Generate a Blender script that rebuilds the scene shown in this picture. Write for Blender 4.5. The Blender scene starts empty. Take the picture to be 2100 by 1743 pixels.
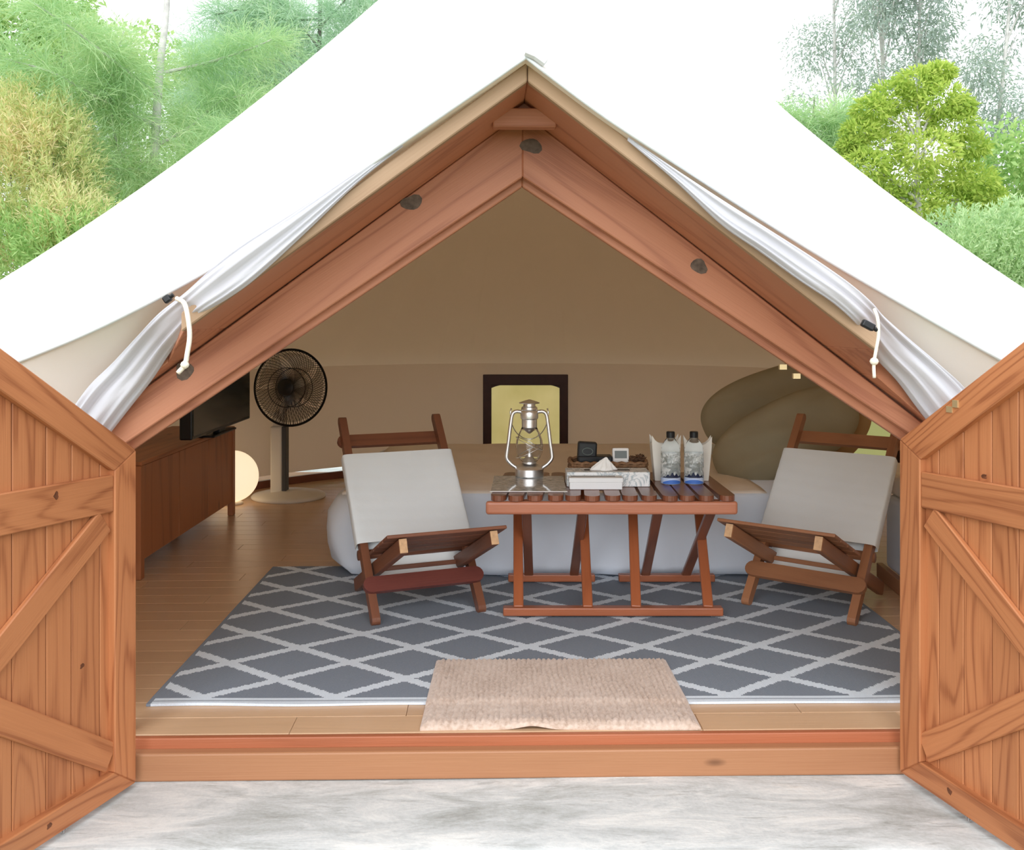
import bpy, bmesh, math, random
import numpy as np
from mathutils import Matrix, Vector

# ------------------------------------------------------------------ camera, sky, exposure
SC = bpy.context.scene
COL = SC.collection
FPX = 1970.0                       # focal length in pixels of the 2100 px wide frame
cam_d = bpy.data.cameras.new('camera')
cam_d.sensor_fit = 'HORIZONTAL'; cam_d.sensor_width = 36.0
cam_d.lens = 36.0 * FPX / 2100.0
cam_d.shift_y = -(871.5 - 655.0) / 2100.0
cam_d.clip_start = 0.05; cam_d.clip_end = 300
cam = bpy.data.objects.new('camera', cam_d); COL.objects.link(cam)
cam.location = (0, -2.88, 1.245); cam.rotation_euler = (math.pi / 2, 0, 0)
SC.camera = cam

W = bpy.data.worlds.new('overcast_sky'); SC.world = W; W.use_nodes = True
W.node_tree.nodes['Background'].inputs[0].default_value = (0.95, 0.985, 1.04, 1)
W.node_tree.nodes['Background'].inputs[1].default_value = 1.75

sun_d = bpy.data.lights.new('sun', 'SUN'); sun_d.energy = 2.0; sun_d.angle = math.radians(70)
sun_d.color = (1.0, 0.985, 0.97)
sun = bpy.data.objects.new('sun', sun_d); COL.objects.link(sun)
sun.rotation_euler = (math.radians(62), 0, math.radians(-8))      # fairly low, soft, and and behind the camera

SC.view_settings.view_transform = 'Standard'; SC.view_settings.look = 'None'
SC.view_settings.gamma = 1.0; SC.view_settings.use_curve_mapping = False
SC.view_settings.exposure = 0.2
SC.cycles.max_bounces = 10; SC.cycles.diffuse_bounces = 6; SC.cycles.transmission_bounces = 8
SC.cycles.transparent_max_bounces = 12; SC.cycles.sample_clamp_indirect = 6.0

rng = np.random.default_rng(7); random.seed(7)

# ------------------------------------------------------------------ object helpers
MW = {}                             # world matrices of the things, by object name
def tag(o, label=None, cat=None, group=None, kind=None):
    if label: o['label'] = label
    if cat: o['category'] = cat
    if group: o['group'] = group
    if kind: o['kind'] = kind
    return o
def thing(name, label, cat, loc=(0, 0, 0), rotz=0.0, group=None, kind=None):
    o = bpy.data.objects.new(name, None); COL.objects.link(o)
    o.empty_display_size = 0.1
    o.location = loc; o.rotation_euler = (0, 0, rotz)
    MW[o.name] = Matrix.Translation(loc) @ Matrix.Rotation(rotz, 4, 'Z')
    return tag(o, label, cat, group, kind)
def mesh(name, v, f, smooth=False):
    m = bpy.data.meshes.new(name); m.from_pydata([tuple(p) for p in v], [], f); m.update()
    if smooth: m.polygons.foreach_set('use_smooth', [True] * len(m.polygons))
    return m
def link(name, me, mat, parent=None, M=None, world=False):
    """one mesh object; M is its matrix in the parent's space (or in world space)"""
    o = bpy.data.objects.new(name, me); COL.objects.link(o)
    if mat and not me.materials: me.materials.append(mat)
    if M is None: M = Matrix.Identity(4)
    if parent is not None:
        o.parent = parent
        if world and parent.name in MW: M = MW[parent.name].inverted() @ M
    o.matrix_local = M
    if parent is None or not world:
        MW[o.name] = (MW[parent.name] @ M) if parent is not None and parent.name in MW else M
    else:
        MW[o.name] = MW[parent.name] @ M if parent.name in MW else M
    return o
def obj(name, v, f, mat, parent=None, smooth=False, world=False, M=None):
    return link(name, mesh(name, v, f, smooth), mat, parent, M, world)
def copy_tree(o, parent=None):
    c = o.copy(); COL.objects.link(c); c.parent = parent
    for ch in list(o.children): copy_tree(ch, c)
    return c

# ------------------------------------------------------------------ shape helpers (verts, faces)
class Geo:
    def __init__(s): s.v = []; s.f = []
    def add(s, v, f):
        n = len(s.v); s.v += [tuple(p) for p in v]; s.f += [tuple(i + n for i in q) for q in f]; return s
    def build(s, name, mat, parent=None, smooth=False, world=False, M=None):
        return obj(name, s.v, s.f, mat, parent, smooth, world, M)
BOXF = [(0, 3, 2, 1), (4, 5, 6, 7), (0, 1, 5, 4), (1, 2, 6, 5), (2, 3, 7, 6), (3, 0, 4, 7)]
def box(x0, x1, y0, y1, z0, z1):
    return [(x0, y0, z0), (x1, y0, z0), (x1, y1, z0), (x0, y1, z0), (x0, y0, z1), (x1, y0, z1), (x1, y1, z1), (x0, y1, z1)], BOXF
def bevelled(v, f, r, seg=2):
    bm = bmesh.new()
    vs = [bm.verts.new(p) for p in v]
    for q in f: bm.faces.new([vs[i] for i in q])
    bmesh.ops.recalc_face_normals(bm, faces=bm.faces[:])
    if r > 0:
        bmesh.ops.bevel(bm, geom=bm.edges[:], offset=r, segments=seg, affect='EDGES', profile=0.5, clamp_overlap=True)
    m = bpy.data.meshes.new('m'); bm.to_mesh(m); bm.free()
    return m
def bbox_obj(name, b, mat, parent=None, r=0.004, seg=2, world=False, M=None, smooth=False):
    v, f = box(*b)
    m = bevelled(v, f, r, seg); m.name = name
    if smooth: m.polygons.foreach_set('use_smooth', [True] * len(m.polygons))
    return link(name, m, mat, parent, M, world)
def frame_of(p0, p1, side):
    x = (Vector(p1) - Vector(p0)); L = x.length; x.normalize()
    y = Vector(side) - x * x.dot(Vector(side)); y.normalize()
    z = x.cross(y)
    M = Matrix((x, y, z)).transposed().to_4x4(); M.translation = Vector(p0)
    return M, L
def board(name, p0, p1, w, t, mat, parent=None, side=(0, 0, 1), r=0.004, world=False, seg=2, ext=0.0):
    """a board from p0 to p1: width w along 'side', thickness t across; grain along its length"""
    M, L = frame_of(p0, p1, side)
    v, f = box(-ext, L + ext, -w / 2, w / 2, -t / 2, t / 2)
    m = bevelled(v, f, r, seg); m.name = name
    return link(name, m, mat, parent, M, world)
def round_board(name, p0, p1, w, t, mat, parent=None, side=(0, 0, 1), world=False, ext=None, r=0.004):
    """a board whose two ends are rounded in its wide plane"""
    M, L = frame_of(p0, p1, side)
    n = 8; pts = []
    for k in range(n + 1):
        a = -math.pi / 2 + math.pi * k / n; pts.append((L + math.cos(a) * w / 2, math.sin(a) * w / 2))
    for k in range(n + 1):
        a = math.pi / 2 + math.pi * k / n; pts.append((math.cos(a) * w / 2, math.sin(a) * w / 2))
    N = len(pts)
    v = [(a, b, -t / 2) for a, b in pts] + [(a, b, t / 2) for a, b in pts]
    f = [tuple(range(N))[::-1], tuple(range(N, 2 * N))] + [(i, (i + 1) % N, (i + 1) % N + N, i + N) for i in range(N)]
    m = bevelled(v, f, 0, 1); m.name = name
    return link(name, m, mat, parent, M, world)
def prism(name, poly, y0, y1, ang, mat, parent=None, r=0.003, world=False, pre=None, org=None):
    """outline in the x-z plane, pushed through y0..y1; its local x axis runs at slope 'ang' so the grain follows the board"""
    c, s = math.cos(ang), math.sin(ang); ox, oz = org or poly[0]
    loc = [((x - ox) * c + (z - oz) * s, -(x - ox) * s + (z - oz) * c) for x, z in poly]
    N = len(poly)
    v = [(a, y0, b) for a, b in loc] + [(a, y1, b) for a, b in loc]
    f = [tuple(range(N)), tuple(range(N, 2 * N))[::-1]] + [(i, i + N, (i + 1) % N + N, (i + 1) % N) for i in range(N)]
    m = bevelled(v, f, r, 1); m.name = name
    M = Matrix.Translation((ox, 0, oz)) @ Matrix.Rotation(-ang, 4, 'Y')
    if pre is not None: M = pre @ M
    return link(name, m, mat, parent, M, world)
def lathe(prof, n=24, c=(0, 0, 0), cap=True):
    v = []; f = []
    for r, z in prof:
        for k in range(n):
            a = 2 * math.pi * k / n; v.append((c[0] + r * math.cos(a), c[1] + r * math.sin(a), c[2] + z))
    for i in range(len(prof) - 1):
        for k in range(n):
            f.append((i * n + k, i * n + (k + 1) % n, (i + 1) * n + (k + 1) % n, (i + 1) * n + k))
    if cap:
        f.append(tuple(range(n))[::-1]); f.append(tuple(range((len(prof) - 1) * n, len(prof) * n)))
    return v, f
def tube(pts, r, n=6, closed=False, cap=True):
    P = [Vector(p) for p in pts]; N = len(P); R = r if hasattr(r, '__len__') else [r] * N
    v = []; f = []; up = None
    for i in range(N):
        if closed: t = P[(i + 1) % N] - P[i - 1]
        else: t = P[min(i + 1, N - 1)] - P[max(i - 1, 0)]
        t.normalize()
        if up is None:
            up = Vector((0, 0, 1)) if abs(t.z) < 0.9 else Vector((1, 0, 0))
        a = up - t * t.dot(up)
        if a.length < 1e-5: a = t.orthogonal()
        a.normalize(); up = a; b = t.cross(a)
        for k in range(n):
            q = 2 * math.pi * k / n; v.append(P[i] + (a * math.cos(q) + b * math.sin(q)) * R[i])
    for i in range(N if closed else N - 1):
        j = (i + 1) % N
        for k in range(n): f.append((i * n + k, i * n + (k + 1) % n, j * n + (k + 1) % n, j * n + k))
    if cap and not closed: f.append(tuple(range(n))[::-1]); f.append(tuple(range((N - 1) * n, N * n)))
    return v, f
def grid(nx, ny, fn):
    v = [fn(i / nx, j / ny) for j in range(ny + 1) for i in range(nx + 1)]
    f = [(j * (nx + 1) + i, j * (nx + 1) + i + 1, (j + 1) * (nx + 1) + i + 1, (j + 1) * (nx + 1) + i) for j in range(ny) for i in range(nx)]
    return v, f
def catmull(pts, n):
    P = [np.array(p, float) for p in pts]; P = [2 * P[0] - P[1]] + P + [2 * P[-1] - P[-2]]
    out = []; S = len(P) - 3
    for k in range(n + 1):
        t = k / n * S; i = min(int(t), S - 1); u = t - i
        a, b, c, d = P[i:i + 4]
        out.append(0.5 * ((2 * b) + (c - a) * u + (2 * a - 5 * b + 4 * c - d) * u * u + (3 * b - a - 3 * c + d) * u ** 3))
    return out
def noise3(x, y, z=0.0):
    return (math.sin(x * 1.7 + 1.3 * math.sin(y * 1.1 + z)) + math.sin(y * 2.3 + 1.7 * math.sin(x * 0.9 - z)) + math.sin((x + y) * 1.3 + z * 2.1)) / 3

# ------------------------------------------------------------------ materials
class NT:
    def __init__(s, name):
        s.m = bpy.data.materials.new(name); s.m.use_nodes = True; s.t = s.m.node_tree; s.n = s.t.nodes
        s.b = s.n['Principled BSDF']; s.out = s.n['Material Output']
    def new(s, k, **kw):
        n = s.n.new(k)
        for a, b in kw.items(): setattr(n, a, b)
        return n
    def l(s, a, b): s.t.links.new(a, b)
    def math(s, op, a, b=None, c=None):
        n = s.new('ShaderNodeMath', operation=op)
        for i, q in enumerate((a, b, c)):
            if q is None: continue
            if isinstance(q, (int, float)): n.inputs[i].default_value = q
            else: s.l(q, n.inputs[i])
        return n.outputs[0]
    def mix(s, fac, a, b, blend='MIX'):
        n = s.new('ShaderNodeMix', data_type='RGBA', blend_type=blend)
        for i, q in ((0, fac), (6, a), (7, b)):
            if isinstance(q, (int, float)): n.inputs[i].default_value = q
            elif isinstance(q, tuple): n.inputs[i].default_value = (*q[:3], 1)
            else: s.l(q, n.inputs[i])
        return n.outputs[2]
    def ramp(s, fac, stops):
        n = s.new('ShaderNodeValToRGB'); e = n.color_ramp.elements
        while len(e) < len(stops): e.new(0.5)
        for i, (p, c) in enumerate(stops):
            e[i].position = p; e[i].color = (*c, 1) if len(c) == 3 else c
        s.l(fac, n.inputs[0]); return n.outputs[0]
    def noise(s, vec, scale, detail=3, rough=0.5, dist=0.0, out=0):
        n = s.new('ShaderNodeTexNoise'); n.inputs['Scale'].default_value = scale; n.inputs['Detail'].default_value = detail
        n.inputs['Roughness'].default_value = rough; n.inputs['Distortion'].default_value = dist
        if vec is not None: s.l(vec, n.inputs['Vector'])
        return n.outputs[out]
    def coords(s, scale=(1, 1, 1), rand=0.0, kind='Object'):
        tc = s.new('ShaderNodeTexCoord'); mp = s.new('ShaderNodeMapping'); mp.inputs['Scale'].default_value = scale
        s.l(tc.outputs[kind], mp.inputs[0]); v = mp.outputs[0]
        if rand:
            oi = s.new('ShaderNodeObjectInfo'); vm = s.new('ShaderNodeVectorMath', operation='MULTIPLY_ADD')
            cb = s.new('ShaderNodeCombineXYZ')
            for i in range(3): s.l(oi.outputs['Random'], cb.inputs[i])
            s.l(cb.outputs[0], vm.inputs[0]); vm.inputs[1].default_value = (rand, rand * 1.7, rand * 0.6); s.l(v, vm.inputs[2]); v = vm.outputs[0]
        return v
    def bump(s, h, strength=0.2, dist=0.01):
        n = s.new('ShaderNodeBump'); n.inputs['Strength'].default_value = strength; n.inputs['Distance'].default_value = dist
        s.l(h, n.inputs['Height']); s.l(n.outputs[0], s.b.inputs['Normal'])
    def set(s, **kw):
        for k, q in kw.items():
            k = k.replace('_', ' ')
            i = s.b.inputs[k]
            if isinstance(q, (int, float)): i.default_value = q
            elif isinstance(q, tuple): i.default_value = (*q[:3], 1)
            else: s.l(q, i)
        return s
def wood(name, light, dark, rings=7.0, rough=0.5, knots=0.5, contrast=0.55, vary=0.25, spec=0.4, stretch=0.10, coat=0.0, across=9.0):
    n = NT(name)
    v = n.coords((stretch * across, across, across), rand=37.0)
    warp = n.noise(v, 0.35, 3, 0.5)
    ring = n.math('SINE', n.math('MULTIPLY', warp, rings * 9.0))
    ring = n.math('MULTIPLY_ADD', ring, 0.5, 0.5); ring = n.math('POWER', ring, 3.4)
    v2 = n.coords((across * 0.45, across * 26, across * 26), rand=11.0)
    fine = n.noise(v2, 1.0, 2, 0.6)
    blot = n.noise(n.coords((1.3, 5, 5), rand=19.0), 1.0, 2, 0.5)
    fac = n.math('ADD', n.math('MULTIPLY', ring, contrast), n.math('MULTIPLY', n.math('SUBTRACT', fine, 0.42), 0.85))
    fac = n.math('ADD', fac, n.math('MULTIPLY', n.math('SUBTRACT', blot, 0.5), 0.7))
    mid = tuple((a * b) ** 0.5 for a, b in zip(light, dark))
    col = n.ramp(fac, [(0.0, light), (0.45, tuple(0.6 * a + 0.4 * b for a, b in zip(light, mid))), (1.0, dark)])
    oi = n.new('ShaderNodeObjectInfo')
    hv = n.new('ShaderNodeHueSaturation'); n.l(col, hv.inputs['Color'])
    n.l(n.math('MULTIPLY_ADD', oi.outputs['Random'], vary, 1 - vary / 2), hv.inputs['Value'])
    col = hv.outputs[0]
    if knots:
        vo = n.new('ShaderNodeTexVoronoi'); vo.inputs['Scale'].default_value = 1.0; vo.inputs['Randomness'].default_value = 1.0
        n.l(n.coords((1.9, 5.0, 2.0), rand=53.0), vo.inputs['Vector'])
        k = n.ramp(vo.outputs['Distance'], [(0.0, (1, 1, 1)), (0.055 * knots + 0.02, (0.75, 0.75, 0.75)), (0.09 * knots + 0.04, (0, 0, 0))])
        sel = n.math('GREATER_THAN', vo.outputs['Color'], 0.5)
        kk = n.math('MULTIPLY', k, sel)
        col = n.mix(n.math('MULTIPLY', kk, 0.8), col, tuple(0.35 * a for a in dark))
    n.set(Base_Color=col, Roughness=rough, Specular_IOR_Level=spec)
    if coat: n.set(Coat_Weight=coat, Coat_Roughness=0.18)
    n.bump(n.math('ADD', n.math('MULTIPLY', ring, -0.4), fine), 0.18, 0.004)
    return n.m
def plain(name, col, rough=0.6, metal=0.0, spec=0.4, vary=0.0, nscale=8.0, bump=0.0, bscale=200.0, trans=0.0, ior=1.45, alpha=1.0, sheen=0.0):
    n = NT(name)
    if vary:
        f = n.noise(n.coords(), nscale, 4, 0.55)
        c = n.ramp(f, [(0.25, tuple(q * (1 - vary) for q in col)), (0.75, tuple(min(1, q * (1 + vary)) for q in col))])
        n.set(Base_Color=c)
    else: n.set(Base_Color=col)
    n.set(Roughness=rough, Metallic=metal, Specular_IOR_Level=spec, IOR=ior, Alpha=alpha)
    if trans: n.set(Transmission_Weight=trans)
    if sheen: n.set(Sheen_Weight=sheen)
    if bump: n.bump(n.noise(n.coords(), bscale, 3, 0.6), bump, 0.003)
    return n.m
def cloth(name, col, trans=0.25, tcol=None, vary=0.06, weave=420.0, bump=0.12, rough=0.9, fold=0.0):
    """woven cloth that lets some light through"""
    n = NT(name); n.n.remove(n.b)
    d = n.new('ShaderNodeBsdfDiffuse'); t = n.new('ShaderNodeBsdfTranslucent'); m = n.new('ShaderNodeMixShader')
    f = n.noise(n.coords(), 3.0, 4, 0.55)
    c = n.ramp(f, [(0.25, tuple(q * (1 - vary) for q in col)), (0.75, tuple(min(1, q * (1 + vary)) for q in col))])
    n.l(c, d.inputs[0]); t.inputs[0].default_value = (*(tcol or col), 1)
    m.inputs[0].default_value = trans
    n.l(d.outputs[0], m.inputs[1]); n.l(t.outputs[0], m.inputs[2]); n.l(m.outputs[0], n.out.inputs[0])
    bp = n.new('ShaderNodeBump'); bp.inputs['Strength'].default_value = bump; bp.inputs['Distance'].default_value = 0.002
    h = n.noise(n.coords(), weave, 2, 0.5)
    if fold: h = n.math('ADD', h, n.math('MULTIPLY', n.noise(n.coords(), fold, 3, 0.5), 6.0))
    n.l(h, bp.inputs['Height'])
    n.l(bp.outputs[0], d.inputs['Normal'])
    return n.m
def leafmat(name, stops, trans=0.45, tgain=1.25):
    n = NT(name); n.n.remove(n.b)
    g = n.new('ShaderNodeNewGeometry')
    big = n.noise(n.coords(), 1.1, 2, 0.5)
    f = n.math('ADD', n.math('MULTIPLY', g.outputs['Random Per Island'], 0.55), n.math('MULTIPLY', n.math('SUBTRACT', big, 0.27), 0.95))
    c = n.ramp(f, stops)
    d = n.new('ShaderNodeBsdfDiffuse'); t = n.new('ShaderNodeBsdfTranslucent'); m = n.new('ShaderNodeMixShader')
    n.l(c, d.inputs[0]); n.l(n.mix(1.0, c, (tgain, tgain, tgain * 0.8), 'MULTIPLY'), t.inputs[0]); m.inputs[0].default_value = trans
    n.l(d.outputs[0], m.inputs[1]); n.l(t.outputs[0], m.inputs[2]); n.l(m.outputs[0], n.out.inputs[0])
    return n.m

M = {}
M['door'] = wood('stained_pine_door', (0.50, 0.200, 0.082), (0.25, 0.075, 0.027), rings=16, rough=0.5, contrast=0.62, vary=0.16)
M['frame'] = wood('stained_pine_frame', (0.53, 0.23, 0.13), (0.34, 0.125, 0.068), rings=8, rough=0.5, contrast=0.65, vary=0.05, knots=0.55)
M['trim'] = wood('weathered_pine_trim', (0.42, 0.285, 0.18), (0.26, 0.15, 0.085), rings=3, rough=0.7, contrast=0.3, vary=0.1, knots=0)
M['sill'] = wood('pine_sill', (0.36, 0.17, 0.082), (0.22, 0.08, 0.034), rings=3, rough=0.45, contrast=0.35, vary=0.1)
M['sill_red'] = wood('red_pine_nosing', (0.40, 0.13, 0.06), (0.23, 0.07, 0.03), rings=3, rough=0.4, contrast=0.35, vary=0.1, knots=0)
M['floor'] = wood('laminate_floor', (0.57, 0.37, 0.22), (0.43, 0.255, 0.14), rings=4, rough=0.28, contrast=0.28, vary=0.10, knots=0, spec=0.5, across=11)
M['chair'] = wood('dark_teak', (0.175, 0.064, 0.032), (0.07, 0.024, 0.013), rings=4, rough=0.42, contrast=0.4, vary=0.3, knots=0, across=16)
M['chair_red'] = wood('red_stained_teak', (0.15, 0.040, 0.030), (0.07, 0.020, 0.016), rings=4, rough=0.38, contrast=0.4, vary=0.1, knots=0, across=16)
M['chair_light'] = wood('worn_teak', (0.30, 0.13, 0.06), (0.15, 0.055, 0.025), rings=4, rough=0.45, contrast=0.4, vary=0.2, knots=0, across=16)
M['endgrain'] = plain('pale_end_grain', (0.50, 0.31, 0.17), 0.7, vary=0.2, nscale=60)
M['table'] = wood('varnished_table_wood', (0.20, 0.066, 0.032), (0.09, 0.028, 0.015), rings=4, rough=0.30, contrast=0.35, vary=0.25, knots=0, across=16, spec=0.5, coat=0.25)
M['table_front'] = wood('varnished_table_apron', (0.44, 0.165, 0.09), (0.27, 0.085, 0.045), rings=3, rough=0.35, contrast=0.35, vary=0.1, knots=0, across=14, coat=0.2)
M['table_leg'] = wood('orange_teak_leg', (0.34, 0.10, 0.038), (0.16, 0.045, 0.018), rings=4, rough=0.35, contrast=0.35, vary=0.25, knots=0, across=16, coat=0.2)
M['cabinet'] = wood('cabinet_pine', (0.42, 0.155, 0.06), (0.20, 0.065, 0.026), rings=5, rough=0.45, contrast=0.5, vary=0.15)
M['baseboard'] = plain('dark_red_baseboard', (0.16, 0.055, 0.03), 0.5, vary=0.15)
M['roof'] = cloth('white_tent_canvas', (0.93, 0.92, 0.91), 0.36, (0.90, 0.82, 0.68), vary=0.012, fold=0)
M['lining'] = cloth('tan_tent_lining', (0.72, 0.605, 0.49), 0.50, (0.66, 0.52, 0.41), vary=0.02)
M['wall'] = cloth('tan_tent_wall', (0.68, 0.54, 0.41), 0.24, (0.60, 0.44, 0.31), vary=0.02)
M['curtain'] = cloth('white_door_flap', (0.70, 0.71, 0.76), 0.30, (0.72, 0.70, 0.70), vary=0.03, fold=14)
M['rope'] = plain('cotton_cord', (0.80, 0.74, 0.62), 0.9, vary=0.1, nscale=120, bump=0.4)
M['black'] = plain('black_plastic', (0.012, 0.013, 0.015), 0.35)
M['canvas'] = cloth('chair_canvas', (0.77, 0.815, 0.83), 0.10, (0.6, 0.57, 0.5), vary=0.04, bump=0.2, fold=9)
M['sheet'] = cloth('white_bed_sheet', (0.78, 0.84, 0.93), 0.08, vary=0.03, fold=10)
M['blanket'] = cloth('beige_blanket', (0.88, 0.81, 0.72), 0.05, vary=0.05, bump=0.3, fold=12)
M['pillow'] = cloth('olive_pillow_cover', (0.34, 0.30, 0.20), 0.03, vary=0.08, bump=0.2, fold=8)
M['pillow_tan'] = cloth('tan_pillow_cover', (0.42, 0.27, 0.13), 0.03, vary=0.08, bump=0.2, fold=8)
M['brass'] = plain('brass', (0.74, 0.60, 0.34), 0.42, 0.7)
M['steel'] = plain('galvanised_steel', (0.86, 0.87, 0.87), 0.34, 1.0, vary=0.06, nscale=40)
M['zinc'] = plain('zinc_bolt', (0.5, 0.5, 0.5), 0.4, 1.0)
M['glass'] = plain('clear_glass', (1, 1, 1), 0.02, trans=1.0, ior=1.25)
M['bottle'] = plain('clear_plastic', (0.95, 0.98, 1.0), 0.05, trans=1.0, ior=1.18)
M['paper'] = plain('white_paper', (0.80, 0.80, 0.78), 0.6, spec=0.2)
M['paper_wax'] = plain('waxed_paper', (0.72, 0.70, 0.64), 0.6, vary=0.05)
M['card'] = plain('white_card', (0.76, 0.78, 0.79), 0.5)
M['wicker'] = plain('brown_wicker', (0.22, 0.12, 0.06), 0.7, vary=0.5, nscale=70)
M['cone'] = plain('pine_cone_brown', (0.10, 0.05, 0.025), 0.7, vary=0.5, nscale=90)
M['cream'] = plain('cream_plastic', (0.66, 0.60, 0.50), 0.45)
M['dark_grey'] = plain('dark_grey_plastic', (0.055, 0.05, 0.045), 0.5)
M['fan_black'] = plain('fan_guard_wire', (0.02, 0.017, 0.014), 0.35)
M['blade'] = plain('smoky_fan_blade', (0.16, 0.10, 0.06), 0.4, alpha=0.22)
M['screen'] = plain('tv_screen', (0.030, 0.034, 0.030), 0.18, spec=0.5)
M['dark_frame'] = plain('dark_window_frame', (0.050, 0.018, 0.014), 0.5, vary=0.15, nscale=20)
M['navy'] = plain('navy_print', (0.010, 0.016, 0.05), 0.5)
M['bluep'] = plain('blue_print', (0.06, 0.17, 0.55), 0.5)
M['lightblue'] = plain('pale_blue_print', (0.50, 0.60, 0.80), 0.5)
M['lcd'] = plain('lcd_panel', (0.10, 0.12, 0.11), 0.3)
M['label_white'] = plain('frosted_label', (0.78, 0.82, 0.80), 0.5, alpha=0.14)
def mottled():
    n = NT('mottled_clear_label'); f = n.noise(n.coords(), 42.0, 3, 0.6, 1.0)
    n.set(Base_Color=n.ramp(f, [(0.42, (0.16, 0.19, 0.18)), (0.5, (0.62, 0.66, 0.64)), (0.6, (0.9, 0.92, 0.9))]), Roughness=0.4)
    n.l(n.math('MULTIPLY_ADD', f, 0.7, 0.05), n.b.inputs['Alpha']); return n.m
M['label_white'] = mottled()
M['bark'] = plain('grey_bark', (0.50, 0.49, 0.47), 0.9, vary=0.3, nscale=12, bump=0.5, bscale=40)
M['bark_dark'] = plain('dark_bark', (0.13, 0.12, 0.11), 0.9, vary=0.3, nscale=12)
def emissive(name, col, strength, base=None):
    n = NT(name); n.set(Base_Color=base or col, Roughness=0.5); n.b.inputs['Emission Color'].default_value = (*col, 1)
    n.b.inputs['Emission Strength'].default_value = strength; return n.m
M['globe'] = emissive('glowing_globe', (1.0, 0.79, 0.53), 0.78, (0.9, 0.85, 0.75))
def window_pane():
    n = NT('backlit_blind')
    z = n.new('ShaderNodeTexCoord'); sp = n.new('ShaderNodeSeparateXYZ'); n.l(z.outputs['Object'], sp.inputs[0])
    f = n.noise(n.coords((1, 1, 1)), 3.0, 3)
    c = n.ramp(f, [(0.3, (0.46, 0.40, 0.15)), (0.7, (0.56, 0.49, 0.22))])
    n.set(Base_Color=c, Roughness=0.7, Emission_Color=c); n.b.inputs['Emission Strength'].default_value = 0.62
    return n.m
M['pane'] = window_pane()
M['pane_green'] = emissive('garden_light_pane', (0.36, 0.38, 0.15), 0.75, (0.3, 0.3, 0.15))

def rug_mat():
    n = NT('trellis_rug')
    tc = n.new('ShaderNodeTexCoord'); sp = n.new('ShaderNodeSeparateXYZ'); n.l(tc.outputs['Object'], sp.inputs[0])
    px = 0.0085
    sx = n.math('MULTIPLY', n.math('FLOOR', n.math('DIVIDE', sp.outputs[0], px)), px)
    sy = n.math('MULTIPLY', n.math('FLOOR', n.math('DIVIDE', sp.outputs[1], px)), px)
    u = n.math('DIVIDE', n.math('SUBTRACT', sx, 0.157), 0.433); w = n.math('DIVIDE', n.math('SUBTRACT', sy, 0.045), 0.318)
    def line(q, hw):
        fr = n.math('FRACT', n.math('ADD', q, 100.0))
        dd = n.math('MINIMUM', fr, n.math('SUBTRACT', 1.0, fr))
        return n.math('LESS_THAN', dd, hw)
    ln = n.math('MAXIMUM', line(n.math('ADD', u, w), 0.078), line(n.math('SUBTRACT', u, w), 0.078))
    # border: light band along the ends with one grey thread line
    b1 = n.math('LESS_THAN', sp.outputs[1], 0.045)
    g1 = n.math('MULTIPLY', n.math('GREATER_THAN', sp.outputs[1], 0.018), n.math('LESS_THAN', sp.outputs[1], 0.027))
    ln = n.math('MAXIMUM', ln, b1); ln = n.math('MULTIPLY', ln, n.math('SUBTRACT', 1.0, n.math('MULTIPLY', g1, 0.7)))
    ex = n.math('MAXIMUM', n.math('LESS_THAN', sp.outputs[0], 0.014), n.math('GREATER_THAN', sp.outputs[0], 2.705))
    ln = n.math('MULTIPLY', ln, n.math('SUBTRACT', 1.0, ex))
    fz = n.noise(n.coords((1, 1, 1)), 260.0, 2, 0.6)
    lo = n.mix(fz, (0.165, 0.195, 0.235), (0.24, 0.275, 0.325)); hi = n.mix(fz, (0.53, 0.60, 0.67), (0.72, 0.79, 0.86))
    n.set(Base_Color=n.mix(ln, lo, hi), Roughness=0.85, Specular_IOR_Level=0.2)
    wv = n.new('ShaderNodeTexWave'); wv.inputs['Scale'].default_value = 55.0; n.l(tc.outputs['Object'], wv.inputs['Vector'])
    n.bump(n.math('ADD', fz, n.math('MULTIPLY', wv.outputs[0], 0.4)), 0.35, 0.003)
    return n.m
M['rug'] = rug_mat()
def concrete():
    n = NT('weathered_concrete')
    v = n.coords((0.8, 2.6, 1.0))
    a = n.noise(v, 3.6, 11, 0.74, 0.6); b = n.noise(n.coords((0.5, 1.6, 1)), 1.5, 3, 0.6, 1.5); c = n.noise(n.coords(), 90.0, 3, 0.6)
    f = n.math('ADD', n.math('MULTIPLY', a, 0.7), n.math('ADD', n.math('MULTIPLY', b, 0.35), n.math('MULTIPLY', c, 0.10)))
    col = n.ramp(f, [(0.38, (0.26, 0.26, 0.24)), (0.50, (0.44, 0.465, 0.45)), (0.58, (0.56, 0.59, 0.585)), (0.68, (0.72, 0.735, 0.71))])
    br = n.ramp(n.noise(n.coords((0.7, 2.0, 1)), 2.2, 4, 0.6, 0.7), [(0.60, (0, 0, 0)), (0.72, (1, 1, 1))])
    col = n.mix(n.math('MULTIPLY', br, 0.35), col, (0.38, 0.33, 0.25))
    st = n.ramp(n.noise(n.coords((1.6, 11.0, 1)), 3.4, 8, 0.70, 0.4), [(0.36, (1, 1, 1)), (0.43, (0, 0, 0))])
    col = n.mix(n.math('MULTIPLY', st, 0.40), col, (0.27, 0.28, 0.26))
    n.set(Base_Color=col, Roughness=0.8, Specular_IOR_Level=0.25); n.bump(n.math('ADD', a, n.math('MULTIPLY', c, 0.3)), 0.35, 0.01)
    return n.m
M['concrete'] = concrete()
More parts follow.
